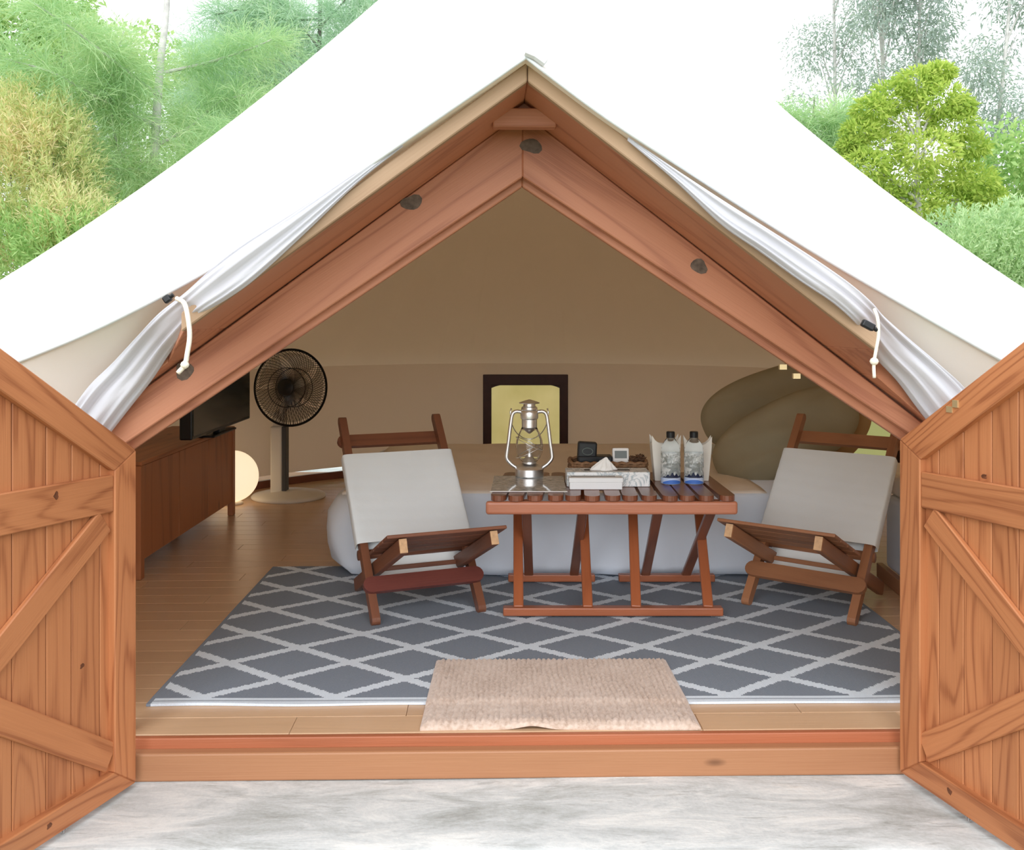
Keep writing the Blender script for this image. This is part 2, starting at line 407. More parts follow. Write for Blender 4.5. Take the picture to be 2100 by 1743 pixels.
def soil():
    n = NT('leaf_litter_ground')
    f = n.noise(n.coords(), 3.5, 6, 0.65)
    n.set(Base_Color=n.ramp(f, [(0.3, (0.08, 0.10, 0.04)), (0.55, (0.17, 0.19, 0.08)), (0.75, (0.30, 0.27, 0.17))]), Roughness=0.95); return n.m
M['soil'] = soil()
def marble():
    n = NT('marbled_print'); f = n.noise(n.coords((1, 1, 1)), 9.0, 4, 0.6, 2.5)
    n.set(Base_Color=n.ramp(f, [(0.44, (0.78, 0.80, 0.80)), (0.5, (0.36, 0.43, 0.46)), (0.56, (0.80, 0.81, 0.80))]), Roughness=0.45); return n.m
M['marble'] = marble()
def leaflet():
    n = NT('laminated_print'); f = n.noise(n.coords((1, 1.6, 1)), 34.0, 4, 0.7)
    tc = n.new('ShaderNodeTexCoord')
    n.set(Base_Color=n.ramp(f, [(0.35, (0.22, 0.23, 0.23)), (0.5, (0.42, 0.43, 0.42)), (0.62, (0.60, 0.60, 0.58))]), Roughness=0.08, Specular_IOR_Level=0.7); return n.m
M['leaflet'] = leaflet()
def bathmat():
    n = NT('chenille_beige')
    f = n.noise(n.coords((1, 1, 1)), 70.0, 3, 0.6); g = n.noise(n.coords(), 5.0, 3, 0.5)
    c = n.ramp(n.math('ADD', n.math('MULTIPLY', f, 0.6), n.math('MULTIPLY', g, 0.4)), [(0.3, (0.38, 0.27, 0.20)), (0.5, (0.56, 0.44, 0.36)), (0.7, (0.66, 0.55, 0.47))])
    n.set(Base_Color=c, Roughness=0.95, Specular_IOR_Level=0.1, Sheen_Weight=0.3); n.bump(f, 0.5, 0.004); return n.m
M['bathmat'] = bathmat()

# ------------------------------------------------------------------ ground and floor
FR = Matrix.Rotation(math.radians(1.2), 4, 'Z')            # the tent front is turned a little to the camera
CX, CY, RAD = 0.10, 2.58, 2.55                             # the round plan of the tent
EAVE = 0.88

v, f = grid(40, 40, lambda a, b: (-60 + 120 * a, -20 + 100 * b, -0.36 + 0.04 * noise3(a * 30, b * 30)))
tag(obj('ground', v, f, M['soil']), 'earth and leaf litter around the tent', 'ground', kind='structure')
def slab():
    nx, ny = 120, 24
    def top(a, b):
        x = -3.2 + 6.4 * a
        edge = -0.455 + 0.020 * noise3(x * 4.1, 1.0) + 0.010 * noise3(x * 13, 4.0)
        y = edge + (6.4 - edge) * b ** 1.6
        z = -0.115 + 0.003 * noise3(x * 3, y * 5) - 0.012 * max(0, 1 - b * 30)
        return (x, y, z)
    v, f = grid(nx, ny, top)
    n0 = len(v)
    for i in range(nx + 1): x, y, z = v[i]; v.append((x, y + 0.004, -0.37))
    f += [(n0 + i, n0 + i + 1, i + 1, i) for i in range(nx)]
    return v, f
v, f = slab()
tag(obj('concrete_step', v, f, M['concrete'], smooth=True), 'weathered grey concrete step before the doorway', 'step', kind='structure')

fl = tag(obj('floor', *box(-2.3, 2.3, 0.05, 5.1, -0.10, -0.022), M['sill']), 'tan laminate plank floor inside the tent', 'floor', kind='structure')
PW = 0.122; row = 0; y = 0.022
plank_cache = {}
def plank_mesh(L, w):
    k = (round(L, 3), round(w, 3))
    if k not in plank_cache:
        v, f = box(-L / 2, L / 2, 0.0008, w - 0.0008, -0.02, 0.0)
        m = bevelled(v, f, 0.0012, 1); m.name = 'plank'; m.materials.append(M['floor']); plank_cache[k] = m
    return plank_cache[k]
for row in range(43):
    y0 = 0.022 + row * PW
    yy = y0 + PW / 2 - CY
    half = math.sqrt(max(0.05, (RAD + 0.02) ** 2 - yy ** 2))
    lo = 1.17 if y0 < 0.04 else 1.30
    x0, x1 = min(CX - half, -lo), max(CX + half, lo + 0.05)
    cuts = [x0]
    c = x0 + 0.5 + (row * 0.47) % 1.2
    while c < x1 - 0.35: cuts.append(c); c += 1.25
    cuts.append(x1)
    for a, b in zip(cuts[:-1], cuts[1:]):
        o = bpy.data.objects.new('plank', plank_mesh(b - a - 0.0012, PW)); COL.objects.link(o)
        o.parent = fl; o.matrix_local = FR @ Matrix.Translation(((a + b) / 2, y0, 0.0))

# ------------------------------------------------------------------ tent walls, lining and outer roof
def plan(a):          # a in degrees, 90 = back, 180 = left
    return (CX + RAD * math.cos(math.radians(a)), CY + RAD * math.sin(math.radians(a)))
def wall(name, pts, label, z0=0.085):
    n = len(pts); zs = [z0, 0.3, 0.6, EAVE]
    v = [(x, y, z) for z in zs for x, y in pts]
    f = [(j * n + i, j * n + i + 1, (j + 1) * n + i + 1, (j + 1) * n + i) for j in range(3) for i in range(n - 1)]
    return tag(obj(name, v, f, M['wall'], smooth=True), label, 'wall', kind='structure')
L_front = (-1.30, 0.075); R_front = (1.345, 0.125)
left_pts = [L_front, (-1.66, 0.45)] + [plan(a) for a in range(208, 149, -6)]
back_pts = [plan(a) for a in range(148, 31, -6)]; back_pts = [plan(154)] + back_pts
left_pts = [L_front, (-1.66, 0.45)] + [plan(a) for a in range(208, 153, -6)]
right_pts = [plan(a) for a in range(34, -29, -6)] + [(1.84, 0.5), R_front]
back_pts = [plan(a) for a in range(154, 33, -6)]
wall('wall_left', left_pts, 'tan canvas lining wall on the television side')
wall('wall_back', back_pts, 'tan canvas lining wall at the back of the tent')
wall('wall_right', right_pts, 'tan canvas lining wall behind the pillows')

def base_strip(name, pts, z0, z1, dep, mat, label):
    ins = []
    for x, y in pts:
        dx, dy = CX - x, CY - y; d = math.hypot(dx, dy); ins.append((x + dx / d * dep, y + dy / d * dep))
    n = len(pts)
    v = [(x, y, z0) for x, y in ins] + [(x, y, z1) for x, y in ins] + [(x, y, z1) for x, y in pts]
    f = [(i, i + 1, n + i + 1, n + i) for i in range(n - 1)] + [(n + i, n + i + 1, 2 * n + i + 1, 2 * n + i) for i in range(n - 1)]
    return tag(obj(name, v, f, mat), label, 'baseboard', kind='structure')
base_strip('baseboard_left', left_pts, 0.0, 0.055, 0.03, M['baseboard'], 'dark red wooden baseboard along the left tent wall')
base_strip('baseboard_back', back_pts, 0.0, 0.055, 0.03, M['baseboard'], 'dark red wooden baseboard along the back tent wall')
base_strip('baseboard_right', right_pts, 0.0, 0.055, 0.03, M['baseboard'], 'dark red wooden baseboard along the right tent wall')

def loft(rim, apex, rows, sag, power=1.0):
    n = len(rim); v = []; ap = np.array(apex)
    for j in range(rows + 1):
        t = j / rows
        for p in rim:
            q = np.array(p) * (1 - t) + ap * t
            q[2] -= sag * math.sin(math.pi * t) * (1.0 - 0.35 * t)
            v.append(tuple(q))
    f = [(j * n + i, j * n + (i + 1) % n, (j + 1) * n + (i + 1) % n, (j + 1) * n + i) for j in range(rows) for i in range(n)]
    return v, f
rim = [(*p, EAVE) for p in left_pts[::1]] + [(*p, EAVE) for p in back_pts[1:]] + [(*p, EAVE) for p in right_pts[1:]]
gab = [(1.345 + (0.03 - 1.345) * k / 8, 0.125 - 0.035 * k / 8, 0.90 + (1.78 - 0.90) * k / 8) for k in range(0, 9)] + \
      [(0.03 + (-1.30 - 0.03) * k / 8, 0.09 - 0.015 * k / 8, 1.78 + (0.90 - 1.78) * k / 8) for k in range(1, 9)]
v, f = loft(rim + gab, (CX, CY, 3.35), 14, 0.10)
tag(obj('ceiling', v, f, M['lining'], smooth=False), 'tan canvas lining rising to the tent peak', 'ceiling', kind='structure')

# outer roof: front hem over the gable, then a wide round skirt
hemL = [(0.035, -0.44, 1.915), (-0.30, -0.42, 1.690), (-0.665, -0.37, 1.455), (-0.94, -0.28, 1.317), (-1.20, -0.16, 1.212), (-1.48, -0.03, 1.118)]
hemR = [(0.035, -0.44, 1.915), (0.24, -0.43, 1.765), (0.44, -0.41, 1.640), (0.62, -0.38, 1.530), (0.845, -0.30, 1.410), (1.11, -0.18, 1.286), (1.475, -0.03, 1.115)]
hl = catmull(hemL, 24); hr = catmull(hemR, 24)
rimR = [tuple(p) for p in hr[:0:-1]]
RX = -0.01
def skirt(sign, r):
    out = []
    for a in range(0, 11):
        t = a / 10; ang = math.radians(-48 + 138 * t)
        x = RX + sign * r * math.cos(ang); yy = CY + r * math.sin(ang)
        out.append((x, yy, 0.98))
    return out
skR = skirt(1, 3.13); skL = skirt(-1, 3.20)
roof_rim = [tuple(p) for p in hl] + [(-2.0, 0.02, 1.04)] + skL + skR[::-1][1:] + [(2.0, 0.02, 1.04)] + rimR
APEX = (RX + 0.09, CY, 3.80)
def roof_loft(rim, apex, rows):
    n = len(rim); v = []; ap = np.array(apex)
    nfront = len(hl)
    for j in range(rows + 1):
        t = j / rows
        for i, p in enumerate(rim):
            q = np.array(p, float) * (1 - t) + ap * t
            front = 1.0 if (i < nfront or i >= n - len(rimR)) else 0.0
            q[2] -= (0.05 if front else 0.22) * math.sin(math.pi * t) * (1 - 0.4 * t)
            if front: q[2] += 0.006 * math.sin(i * 2.1 + 9 * t) * math.sin(math.pi * min(1, t * 3))
            v.append(tuple(q))
    f = [(j * n + i, j * n + (i + 1) % n, (j + 1) * n + (i + 1) % n, (j + 1) * n + i) for j in range(rows) for i in range(n)]
    return v, f
v, f = roof_loft(roof_rim, APEX, 22)
roof = tag(obj('roof', v, f, M['roof'], smooth=True), 'white canvas bell tent roof over the doorway', 'tent roof', kind='structure')
mod = roof.modifiers.new('thick', 'SOLIDIFY'); mod.thickness = 0.004
# porch panel: canvas from the hem back to the top of the door frame
def panel(hm, fx, fz, fy):
    n = len(hm) - 1
    v = []
    for k, p in enumerate(hm):
        t = k / n
        a = np.array(p) + np.array([0, 0.006, -0.008]); b = np.array([fx[0] + (fx[1] - fx[0]) * t, fy, fz[0] + (fz[1] - fz[0]) * t])
        for j in range(7):
            q = a + (b - a) * j / 6; q[2] -= 0.02 * math.sin(math.pi * j / 6) * t; v.append(tuple(q))
    return v, [(k * 7 + j, k * 7 + j + 1, (k + 1) * 7 + j + 1, (k + 1) * 7 + j) for k in range(n) for j in range(6)]
obj('porch_panel', *panel(hl, (0.03, -1.30), (1.92, 0.93), 0.07), M['roof'], roof, smooth=True)
obj('porch_panel', *panel(hr, (0.03, 1.32), (1.92, 0.93), 0.11), M['roof'], roof, smooth=True)
# hem band sewn along the front edge
hv = []; hem = [tuple(p) for p in hl[::-1]] + [tuple(p) for p in hr[1:]]
g = Geo().add(*tube([(x, y, z - 0.004) for x, y, z in hem], 0.0065, 6))
g.build('hem', M['canvas'], roof, smooth=True)
obj('ridge_cap', *tube([(0.035, -0.452, 1.922), (0.06, -0.45, 1.912), (0.085, -0.45, 1.894)], 0.011, 6), M['canvas'], roof)

# ------------------------------------------------------------------ wooden A-frame of the doorway
AX = 0.032; SL, SR = 0.728, 0.765                 # slopes of the rafters
aL, aR = math.atan(SL), -math.atan(SR)
df = thing('door_frame', 'reddish pine A-frame around the tent doorway', 'door frame', (0, 0, -0.115))
OV = -0.39
def under(x): return 1.866 - (SL * (AX - x) if x < AX else SR * (x - AX))
def inner(x): return 1.673 - (0.674 * (AX - x) if x < AX else 0.659 * (x - AX))
xl, xr = -0.86, 0.95
prism('rafter', [(xl, under(xl)), (AX, under(AX)), (AX, under(AX) + 0.05), (xl, under(xl) + 0.05)], OV + 0.03, 0.10, aL, M['frame'], df, world=True, pre=FR)
prism('rafter', [(AX, under(AX)), (xr, under(xr)), (xr, under(xr) + 0.05), (AX, under(AX) + 0.05)], OV + 0.03, 0.10, aR, M['frame'], df, world=True, pre=FR, org=(AX, under(AX)))
prism('rake_trim', [(xl, under(xl) - 0.004), (AX - 0.001, under(AX) - 0.004), (AX - 0.001, under(AX) + 0.046), (xl, under(xl) + 0.046)], OV, OV + 0.03, aL, M['trim'], df, world=True, pre=FR)
prism('rake_trim', [(AX + 0.001, under(AX) - 0.004), (xr, under(xr) - 0.004), (xr, under(xr) + 0.046), (AX + 0.001, under(AX) + 0.046)], OV, OV + 0.03, aR, M['trim'], df, world=True, pre=FR)
XL, XR = -1.30, 1.34
def rafter_tail(xa, xb, ya, yb):
    za, zb_ = under(xa), under(xb)
    v = [(xa, ya, za), (xb, yb, zb_), (xb, 0.05, zb_), (xa, 0.05, za)]; v += [(a, b, c + 0.05) for a, b, c in v]
    m = bevelled(v, BOXF, 0.003, 1); m.name = 'rafter_tail'
    link('rafter_tail', m, M['frame'], df, FR, True)
for xa, xb, ya, yb in ((xl - 0.001, -0.99, OV + 0.03, -0.10), (-0.991, -1.24, -0.10, -0.02), (xr + 0.001, 1.06, OV + 0.03, -0.10), (1.061, 1.28, -0.10, -0.02)):
    rafter_tail(xa, xb, ya, yb)
prism('frame_board', [(XL, inner(XL)), (AX, inner(AX)), (AX, under(AX)), (XL, under(XL) - 0.01)], 0.0, 0.05, math.atan(0.674), M['frame'], df, world=True, pre=FR)
prism('frame_board', [(AX, inner(AX)), (XR, inner(XR)), (XR, under(XR) - 0.01), (AX, under(AX))], 0.0, 0.05, -math.atan(0.659), M['frame'], df, world=True, pre=FR)
# inner stop: a narrower lip set back behind the boards
prism('door_stop', [(XL, inner(XL) - 0.028), (AX, inner(AX) - 0.022), (AX, inner(AX) + 0.05), (XL, inner(XL) + 0.05)], 0.052, 0.085, math.atan(0.674), M['frame'], df, world=True, pre=FR)
prism('door_stop', [(AX, inner(AX) - 0.022), (XR, inner(XR) - 0.028), (XR, inner(XR) + 0.05), (AX, inner(AX) + 0.05)], 0.052, 0.085, -math.atan(0.659), M['frame'], df, world=True, pre=FR)
# collar piece under the ridge
bbox_obj('collar', (AX - 0.090, AX + 0.090, -0.17, -0.125, 1.788, 1.842), M['frame'], df, 0.004, world=True, M=FR)
prism('ridge_block', [(AX - 0.075, 1.81), (AX + 0.075, 1.81), (AX, 1.866)], -0.13, -0.02, 0, M['frame'], df, world=True, pre=FR)
for s, x in ((-1, -1.185), (1, 1.240)):
    board('jamb', (x, 0.025, -0.03), (x, 0.025, inner(x) + 0.02), 0.055, 0.055, M['frame'], df, side=(1, 0, 0), world=True)
# knots where the photo shows them: dark discs sunk flush in the boards
def knot(x, z, y, r, M_=FR):
    n = 14
    v = []
    for k in range(n):
        a = 2 * math.pi * k / n; q = r * (1 + 0.16 * math.sin(2 * a + 40 * x) + 0.10 * math.sin(3 * a + 70 * z))
        v.append((x + q * 1.25 * math.cos(a), y, z + q * math.sin(a)))
    v += [(a, y + 0.006, c) for a, _, c in v]
    f = [tuple(range(n)), tuple(range(n, 2 * n))[::-1]] + [(i, i + n, (i + 1) % n + n, (i + 1) % n) for i in range(n)]
    obj('knot', v, f, M['knot'], df, world=True, M=M_)
M['knot_door'] = plain('brown_door_knot', (0.13, 0.045, 0.02), 0.6, vary=0.5, nscale=60)
M['knot'] = plain('dark_knot', (0.13, 0.095, 0.072), 0.6, vary=0.5, nscale=45)
for (x, z, r) in ((0.058, 1.765, 0.024), (-0.30, 1.595, 0.024), (0.563, 1.405, 0.021), (0.815, 1.322, 0.018), (-0.975, 1.092, 0.024)):
    knot(x, z, -0.0015, r)

# sill and floor nosing
sl = thing('door_sill', 'pale pine threshold board across the doorway', 'sill', (0, 0, -0.115))
board('sill_board', (-1.19, -0.012, -0.073), (1.21, -0.012, -0.073), 0.083, 0.05, M['sill'], sl, side=(0, 0, 1), r=0.006, world=True).matrix_local = MW[sl.name].inverted() @ FR @ frame_of((-1.19, -0.012, -0.073), (1.21, -0.012, -0.073), (0, 0, 1))[0]
o = board('nosing', (-1.19, 0.011, -0.017), (1.21, 0.011, -0.017), 0.033, 0.022, M['sill_red'], sl, side=(0, 0, 1), r=0.003, world=True)
o.matrix_local = MW[sl.name].inverted() @ FR @ frame_of((-1.19, 0.008, -0.017), (1.21, 0.008, -0.017), (0, 0, 1))[0]

# ------------------------------------------------------------------ the two door leaves
def leaf(name, hinge, ang, side, label, H=0.865, zb=-0.100, m=0.645):
    d = thing(name, label, 'door', hinge, ang, kind='structure')
    WD = 1.13; T = 0.022
    top = lambda t: H + m * t
    s = side
    def pl(part, poly, y0, y1, an, mat=M['door'], r=0.003):
        a, b = sorted((s * y0, s * y1))
        return prism(part, poly, a, b, an, mat, d, r=r)
    # tongue and groove planks
    t = 0.03; k = 0
    ws = [0.092, 0.105, 0.088, 0.110, 0.096, 0.102, 0.09, 0.108, 0.1, 0.094, 0.09]
    while t < WD - 0.03:
        w = ws[(k + (3 if s < 0 else 0)) % len(ws)]; t1 = min(t + w, WD - 0.02); e = 0.0012
        poly = [(t + e, zb + 0.03), (t1 - e, zb + 0.03), (t1 - e, top(t1) - 0.03), (t + e, top(t) - 0.03)]
        pl('plank', poly, -0.016, 0.0, math.pi / 2, r=0.0022); t = t1; k += 1
    sw = 0.088
    pl('stile', [(0, zb), (sw, zb + 0.065), (sw, top(sw) - 0.103), (0, top(0))], -0.02, T, math.pi / 2)
    pl('stile', [(WD - sw, zb + 0.065), (WD, zb), (WD, top(WD)), (WD - sw, top(WD - sw) - 0.103)], -0.02, T, math.pi / 2)
    pl('top_rail', [(0.002, top(0.002)), (sw + 0.002, top(sw) - 0.103), (WD - sw - 0.002, top(WD - sw) - 0.103), (WD - 0.002, top(WD - 0.002))], -0.02, T + 0.0015, math.atan(m))
    pl('bottom_rail', [(0.002, zb), (WD - 0.002, zb), (WD - sw - 0.002, zb + 0.068), (sw + 0.002, zb + 0.068)], -0.02, T + 0.0015, 0)
    pl('mid_rail', [(sw, 0.702), (WD - sw, 0.735), (WD - sw, 0.84), (sw, 0.806)], 0.001, T - 0.004, 0.03)
    def brace(a, b, w, y1):
        dx, dz = b[0] - a[0], b[1] - a[1]; L = math.hypot(dx, dz); nx, nz = -dz / L * w / 2, dx / L * w / 2
        pl('brace', [(a[0] - nx, a[1] - nz), (b[0] - nx, b[1] - nz), (b[0] + nx, b[1] + nz), (a[0] + nx, a[1] + nz)], 0.001, y1, math.atan2(dz, dx))
    brace((sw + 0.03, 0.682), (WD - sw - 0.02, 0.04), 0.078, T - 0.005)
    brace((sw + 0.005, 0.010), (WD - sw - 0.02, 0.655), 0.078, T - 0.006)
    # drop bolt at the foot and hinges
    bt = obj('drop_bolt', *tube([(0.27, s * 0.012, zb + 0.01), (0.27, s * 0.012, zb - 0.014)], 0.004, 8), M['zinc'], d)
    obj('bolt_ring', *tube([(0.27 + 0.009 * math.cos(a_), s * 0.013, zb - 0.004 + 0.008 * math.sin(a_)) for a_ in [2 * math.pi * k_ / 14 for k_ in range(14)]], 0.002, 5, closed=True), M['zinc'], d)
    for tx_, tz_, kr in ((0.30, 0.785, 0.010), (0.19, 0.30, 0.009), (0.33, -0.062, 0.010)) if s > 0 else ((0.21, -0.058, 0.011), (0.33, 0.83, 0.009), (0.17, 0.10, 0.008)):
        n_ = 12; yk = s * (T + 0.0022) if tz_ < 0 else s * (T - 0.0035) if tz_ > 0.7 else s * 0.0006
        v_ = [(tx_ + kr * (0.8 + 0.25 * math.sin(2 * math.pi * q * 3 / n_ + tx_ * 90)) * math.cos(2 * math.pi * q / n_), yk, tz_ + kr * (0.9 + 0.3 * math.sin(2 * math.pi * q * 2 / n_ + tz_ * 70)) * math.sin(2 * math.pi * q / n_)) for q in range(n_)]
        v_ += [(a, yk - s * 0.004, c) for a, _, c in v_]
        obj('knot', v_, [tuple(range(n_)), tuple(range(n_, 2 * n_))[::-1]] + [(i, i + n_, (i + 1) % n_ + n_, (i + 1) % n_) for i in range(n_)], M['knot_door'], d)
    for z in (0.12, 0.6):
        obj('hinge', *tube([(-0.006, s * -0.004, z), (-0.006, s * -0.004, z + 0.075)], 0.006, 8), M['zinc'], d)
    return d, top
th = math.radians(18.4)
d1, top1 = leaf('door_1', (-1.113, -0.08, 0.0), math.atan2(-math.cos(th), -math.sin(th)), 1, 'left pine door leaf swung open, with boarded panel and braces')
th2 = math.radians(16.2)
d2, top2 = leaf('door_2', (1.172, -0.02, 0.0), math.atan2(-math.cos(th2), math.sin(th2)), -1, 'right pine door leaf swung open, with a brass catch on top', H=0.888, zb=-0.098)
bk = obj('brass_catch', *box(0.20, 0.222, -0.027, -0.017, top2(0.21) - 0.035, top2(0.21) - 0.018), M['brass'], d2)
obj('brass_catch', *box(0.226, 0.245, -0.029, -0.017, top2(0.23) - 0.032, top2(0.23) - 0.012), M['brass'], d2)

# brass catches on the frame's inner side
for n_, (x, z, lab) in enumerate(((0.838, 1.096, 'upper small brass catch behind the right frame board'), (0.880, 1.068, 'lower small brass catch behind the right frame board'))):
    g = Geo().add(*box(x - 0.011, x + 0.011, 0.086, 0.100, z - 0.006, z + 0.010))
    tag(g.build('brass_catch', M['brass'], None), lab, 'catch')

# ------------------------------------------------------------------ rolled door flaps with their cords
def flap(name, rows, label, seed):
    """rows: (upper x,z, lower x,z, y, depth radius) from the ridge to the foot"""
    R = catmull(rows, 80); n = 60; v = []; f = []
    for i, (ux, uz, lx, lz, y, dr) in enumerate(R):
        cxm, czm = (ux + lx) / 2, (uz + lz) / 2; hx, hz = (ux - lx) / 2, (uz - lz) / 2
        for k in range(n):
            a = 2 * math.pi * k / n
            rip = 1 + 0.26 * math.sin(5 * a + seed + 0.05 * i) + 0.22 * math.sin(11 * a + 1.3 * seed - 0.07 * i) + 0.10 * math.sin(17 * a + 0.09 * i)
            ca = math.cos(a); sgn = math.copysign(abs(ca) ** 0.8, ca)
            v.append((cxm + hx * sgn, y - math.sin(a) * dr * rip, czm + hz * sgn))
    N = len(R)
    f = [(i * n + k, i * n + (k + 1) % n, (i + 1) * n + (k + 1) % n, (i + 1) * n + k) for i in range(N - 1) for k in range(n)]
    f += [tuple(range(n))[::-1], tuple(range((N - 1) * n, N * n))]
    return tag(obj(name, v, f, M['curtain'], smooth=True), label, 'tent flap')
def W2(u, v, d): return ((u - 1050) / FPX * d, 1.245 - (v - 655) / FPX * d)
flap('door_flap', [(-0.285, 1.700, -0.281, 1.690, -0.405, 0.004), (-0.40, 1.625, -0.395, 1.597, -0.41, 0.010), (-0.555, 1.522, -0.535, 1.462, -0.415, 0.020), (-0.69, 1.436, -0.655, 1.352, -0.415, 0.026),
                   (-0.775, 1.372, -0.725, 1.302, -0.41, 0.026), (-0.845, 1.316, -0.805, 1.256, -0.39, 0.022),
                   (-0.955, 1.262, -0.893, 1.198, -0.28, 0.022), (-1.055, 1.200, -0.970, 1.145, -0.17, 0.030), (-1.155, 1.120, -1.045, 1.068, -0.10, 0.036), (-1.235, 1.050, -1.115, 0.990, -0.075, 0.040), (-1.305, 0.960, -1.19, 0.900, -0.06, 0.040)],
     'white flap tied back along the left rafter', 0.4)
flap('door_flap', [(0.30, 1.715, 0.297, 1.706, -0.405, 0.003), (0.43, 1.625, 0.42, 1.600, -0.41, 0.010), (0.55, 1.545, 0.535, 1.490, -0.415, 0.018), (0.66, 1.475, 0.635, 1.420, -0.415, 0.024), (0.77, 1.405, 0.735, 1.347, -0.415, 0.024),
                   (0.865, 1.340, 0.825, 1.288, -0.41, 0.024), (0.935, 1.290, 0.895, 1.235, -0.38, 0.022),
                   (1.01, 1.253, 0.952, 1.205, -0.27, 0.024), (1.125, 1.192, 1.035, 1.135, -0.15, 0.032), (1.235, 1.118, 1.120, 1.065, -0.09, 0.038), (1.325, 1.045, 1.19, 0.985, -0.06, 0.040), (1.40, 0.95, 1.26, 0.90, -0.05, 0.04)],
     'white flap tied back along the right rafter', 2.1)
def cord(name, pts, r, label, knot_i):
    P = [tuple(p) for p in catmull(pts, 24)]
    t = tag(obj(name, *tube(P, r, 8), M['rope'], None, smooth=True), label, 'cord')
    k = Vector(P[knot_i])
    obj('cord_knot', *lathe([(0.002, -0.011), (0.009, -0.006), (0.0115, 0), (0.009, 0.006), (0.002, 0.011)], 10, k), M['rope'], t, smooth=True)
    return t
def pp(u, v, d):
    x, z = W2(u, v, d); return (x, d - 2.88, z)
cord('tie_cord', [pp(362, 612, 2.455), pp(378, 622, 2.44), pp(386, 655, 2.43), pp(389, 690, 2.43), pp(384, 725, 2.43), pp(379, 748, 2.43), pp(365, 765, 2.43)], 0.0062, 'thick cream cord hanging from the left flap over the dark knot', 20)
cord('tie_cord', [pp(1793, 634, 2.45), pp(1800, 655, 2.43), pp(1801, 690, 2.43), pp(1796, 720, 2.43), pp(1792, 748, 2.43), pp(1793, 775, 2.43)], 0.0045, 'cream cord with a knotted end hanging from the right flap', 18)
def toggle(label, c, rot, L):
    t = thing('cord_toggle', label, 'toggle', c)
    Mx = Matrix.Rotation(rot, 4, 'Y')
    bbox_obj('barrel', (-L / 2, L / 2, -0.009, 0.009, -0.0095, 0.0095), M['black'], t, 0.004, M=Mx)
    obj('button', *tube([(L / 2 - 0.004, 0, 0), (L / 2 + 0.009, 0, 0)], 0.0055, 8), M['black'], t, M=Mx)
toggle('black cord toggle on the right flap', pp(1780, 667, 2.43), math.radians(28), 0.034)
toggle('small black toggle beside the left hem', pp(343, 613, 2.455), math.radians(-35), 0.02)

# ------------------------------------------------------------------ rugs
RA = math.radians(0.68)
def rug():
    Wd, D = 2.72, 1.72
    def fn(a, b):
        x, y = a * Wd, b * D
        z = 0.009
        if b == 0 and a < 0.9: y += 0.006 * math.sin(a * 26) * (1 - a)
        return (x, y, z + 0.0015 * noise3(x * 6, y * 6))
    v, f = grid(60, 30, fn); n = len(v)
    v2 = [(x, y, 0.001) for x, y, z in v]
    ed = [i for i in range(61)] + [61 * j + 60 for j in range(1, 31)] + [61 * 30 + i for i in range(59, -1, -1)] + [61 * j for j in range(29, 0, -1)]
    f += [(ed[k] + n, ed[(k + 1) % len(ed)] + n, ed[(k + 1) % len(ed)], ed[k]) for k in range(len(ed))]
    f += [tuple(e + n for e in ed)[::-1]]
    o = obj('area_rug', v + v2, f, M['rug'], None, M=Matrix.Translation((-1.176, 0.207, 0.0)) @ Matrix.Rotation(RA, 4, 'Z'))
    tag(o, 'grey area rug with a white diamond trellis', 'rug')
rug()
def bath_mat():
    Wd, D = 0.84, 0.56; nx, ny = 210, 60
    ribs = 46
    def fn(a, b):
        x = (a - 0.5) * Wd; y = b * D
        x *= 1.0 + 0.028 * (0.5 - b)
        wob = 0.006 * noise3(b * 7, a * 9) + 0.004 * noise3(b * 23, a * 30, 2)
        rib = abs(math.sin(math.pi * (a + wob) * ribs)) ** 0.6
        edge = min(1, min(a, 1 - a) * 40, min(b, 1 - b) * 24)
        tuft = 0.7 + 0.3 * noise3(a * 260, b * 85, 1.0)
        z = 0.014 + (0.013 * rib * tuft) * edge - 0.006 * (1 - edge)
        if b < 0.12: z += 0.011 * (1 - b / 0.12) * math.exp(-((a - 0.40) / 0.06) ** 2)
        y += 0.004 * math.sin(a * 5) * (1 - b); z += 0.006 * min(1.0, max(0.0, (b - 0.26) / 0.06))
        return (x, y, z)
    v, f = grid(nx, ny, fn); n = len(v); w = nx + 1
    ed = [i for i in range(w)] + [w * j + nx for j in range(1, ny + 1)] + [w * ny + i for i in range(nx - 1, -1, -1)] + [w * j for j in range(ny - 1, 0, -1)]
    v += [(v[e][0], v[e][1], v[e][2] - 0.008) for e in ed]
    f += [(n + k, n + (k + 1) % len(ed), ed[(k + 1) % len(ed)], ed[k]) for k in range(len(ed))]
    o = obj('bath_mat', v, f, M['bathmat'], None, smooth=True, M=Matrix.Translation((0.147, 0.032, 0.0)) @ Matrix.Rotation(math.radians(0.6), 4, 'Z'))
    tag(o, 'beige ribbed chenille mat overlapping the rug at the sill', 'mat')
bath_mat()

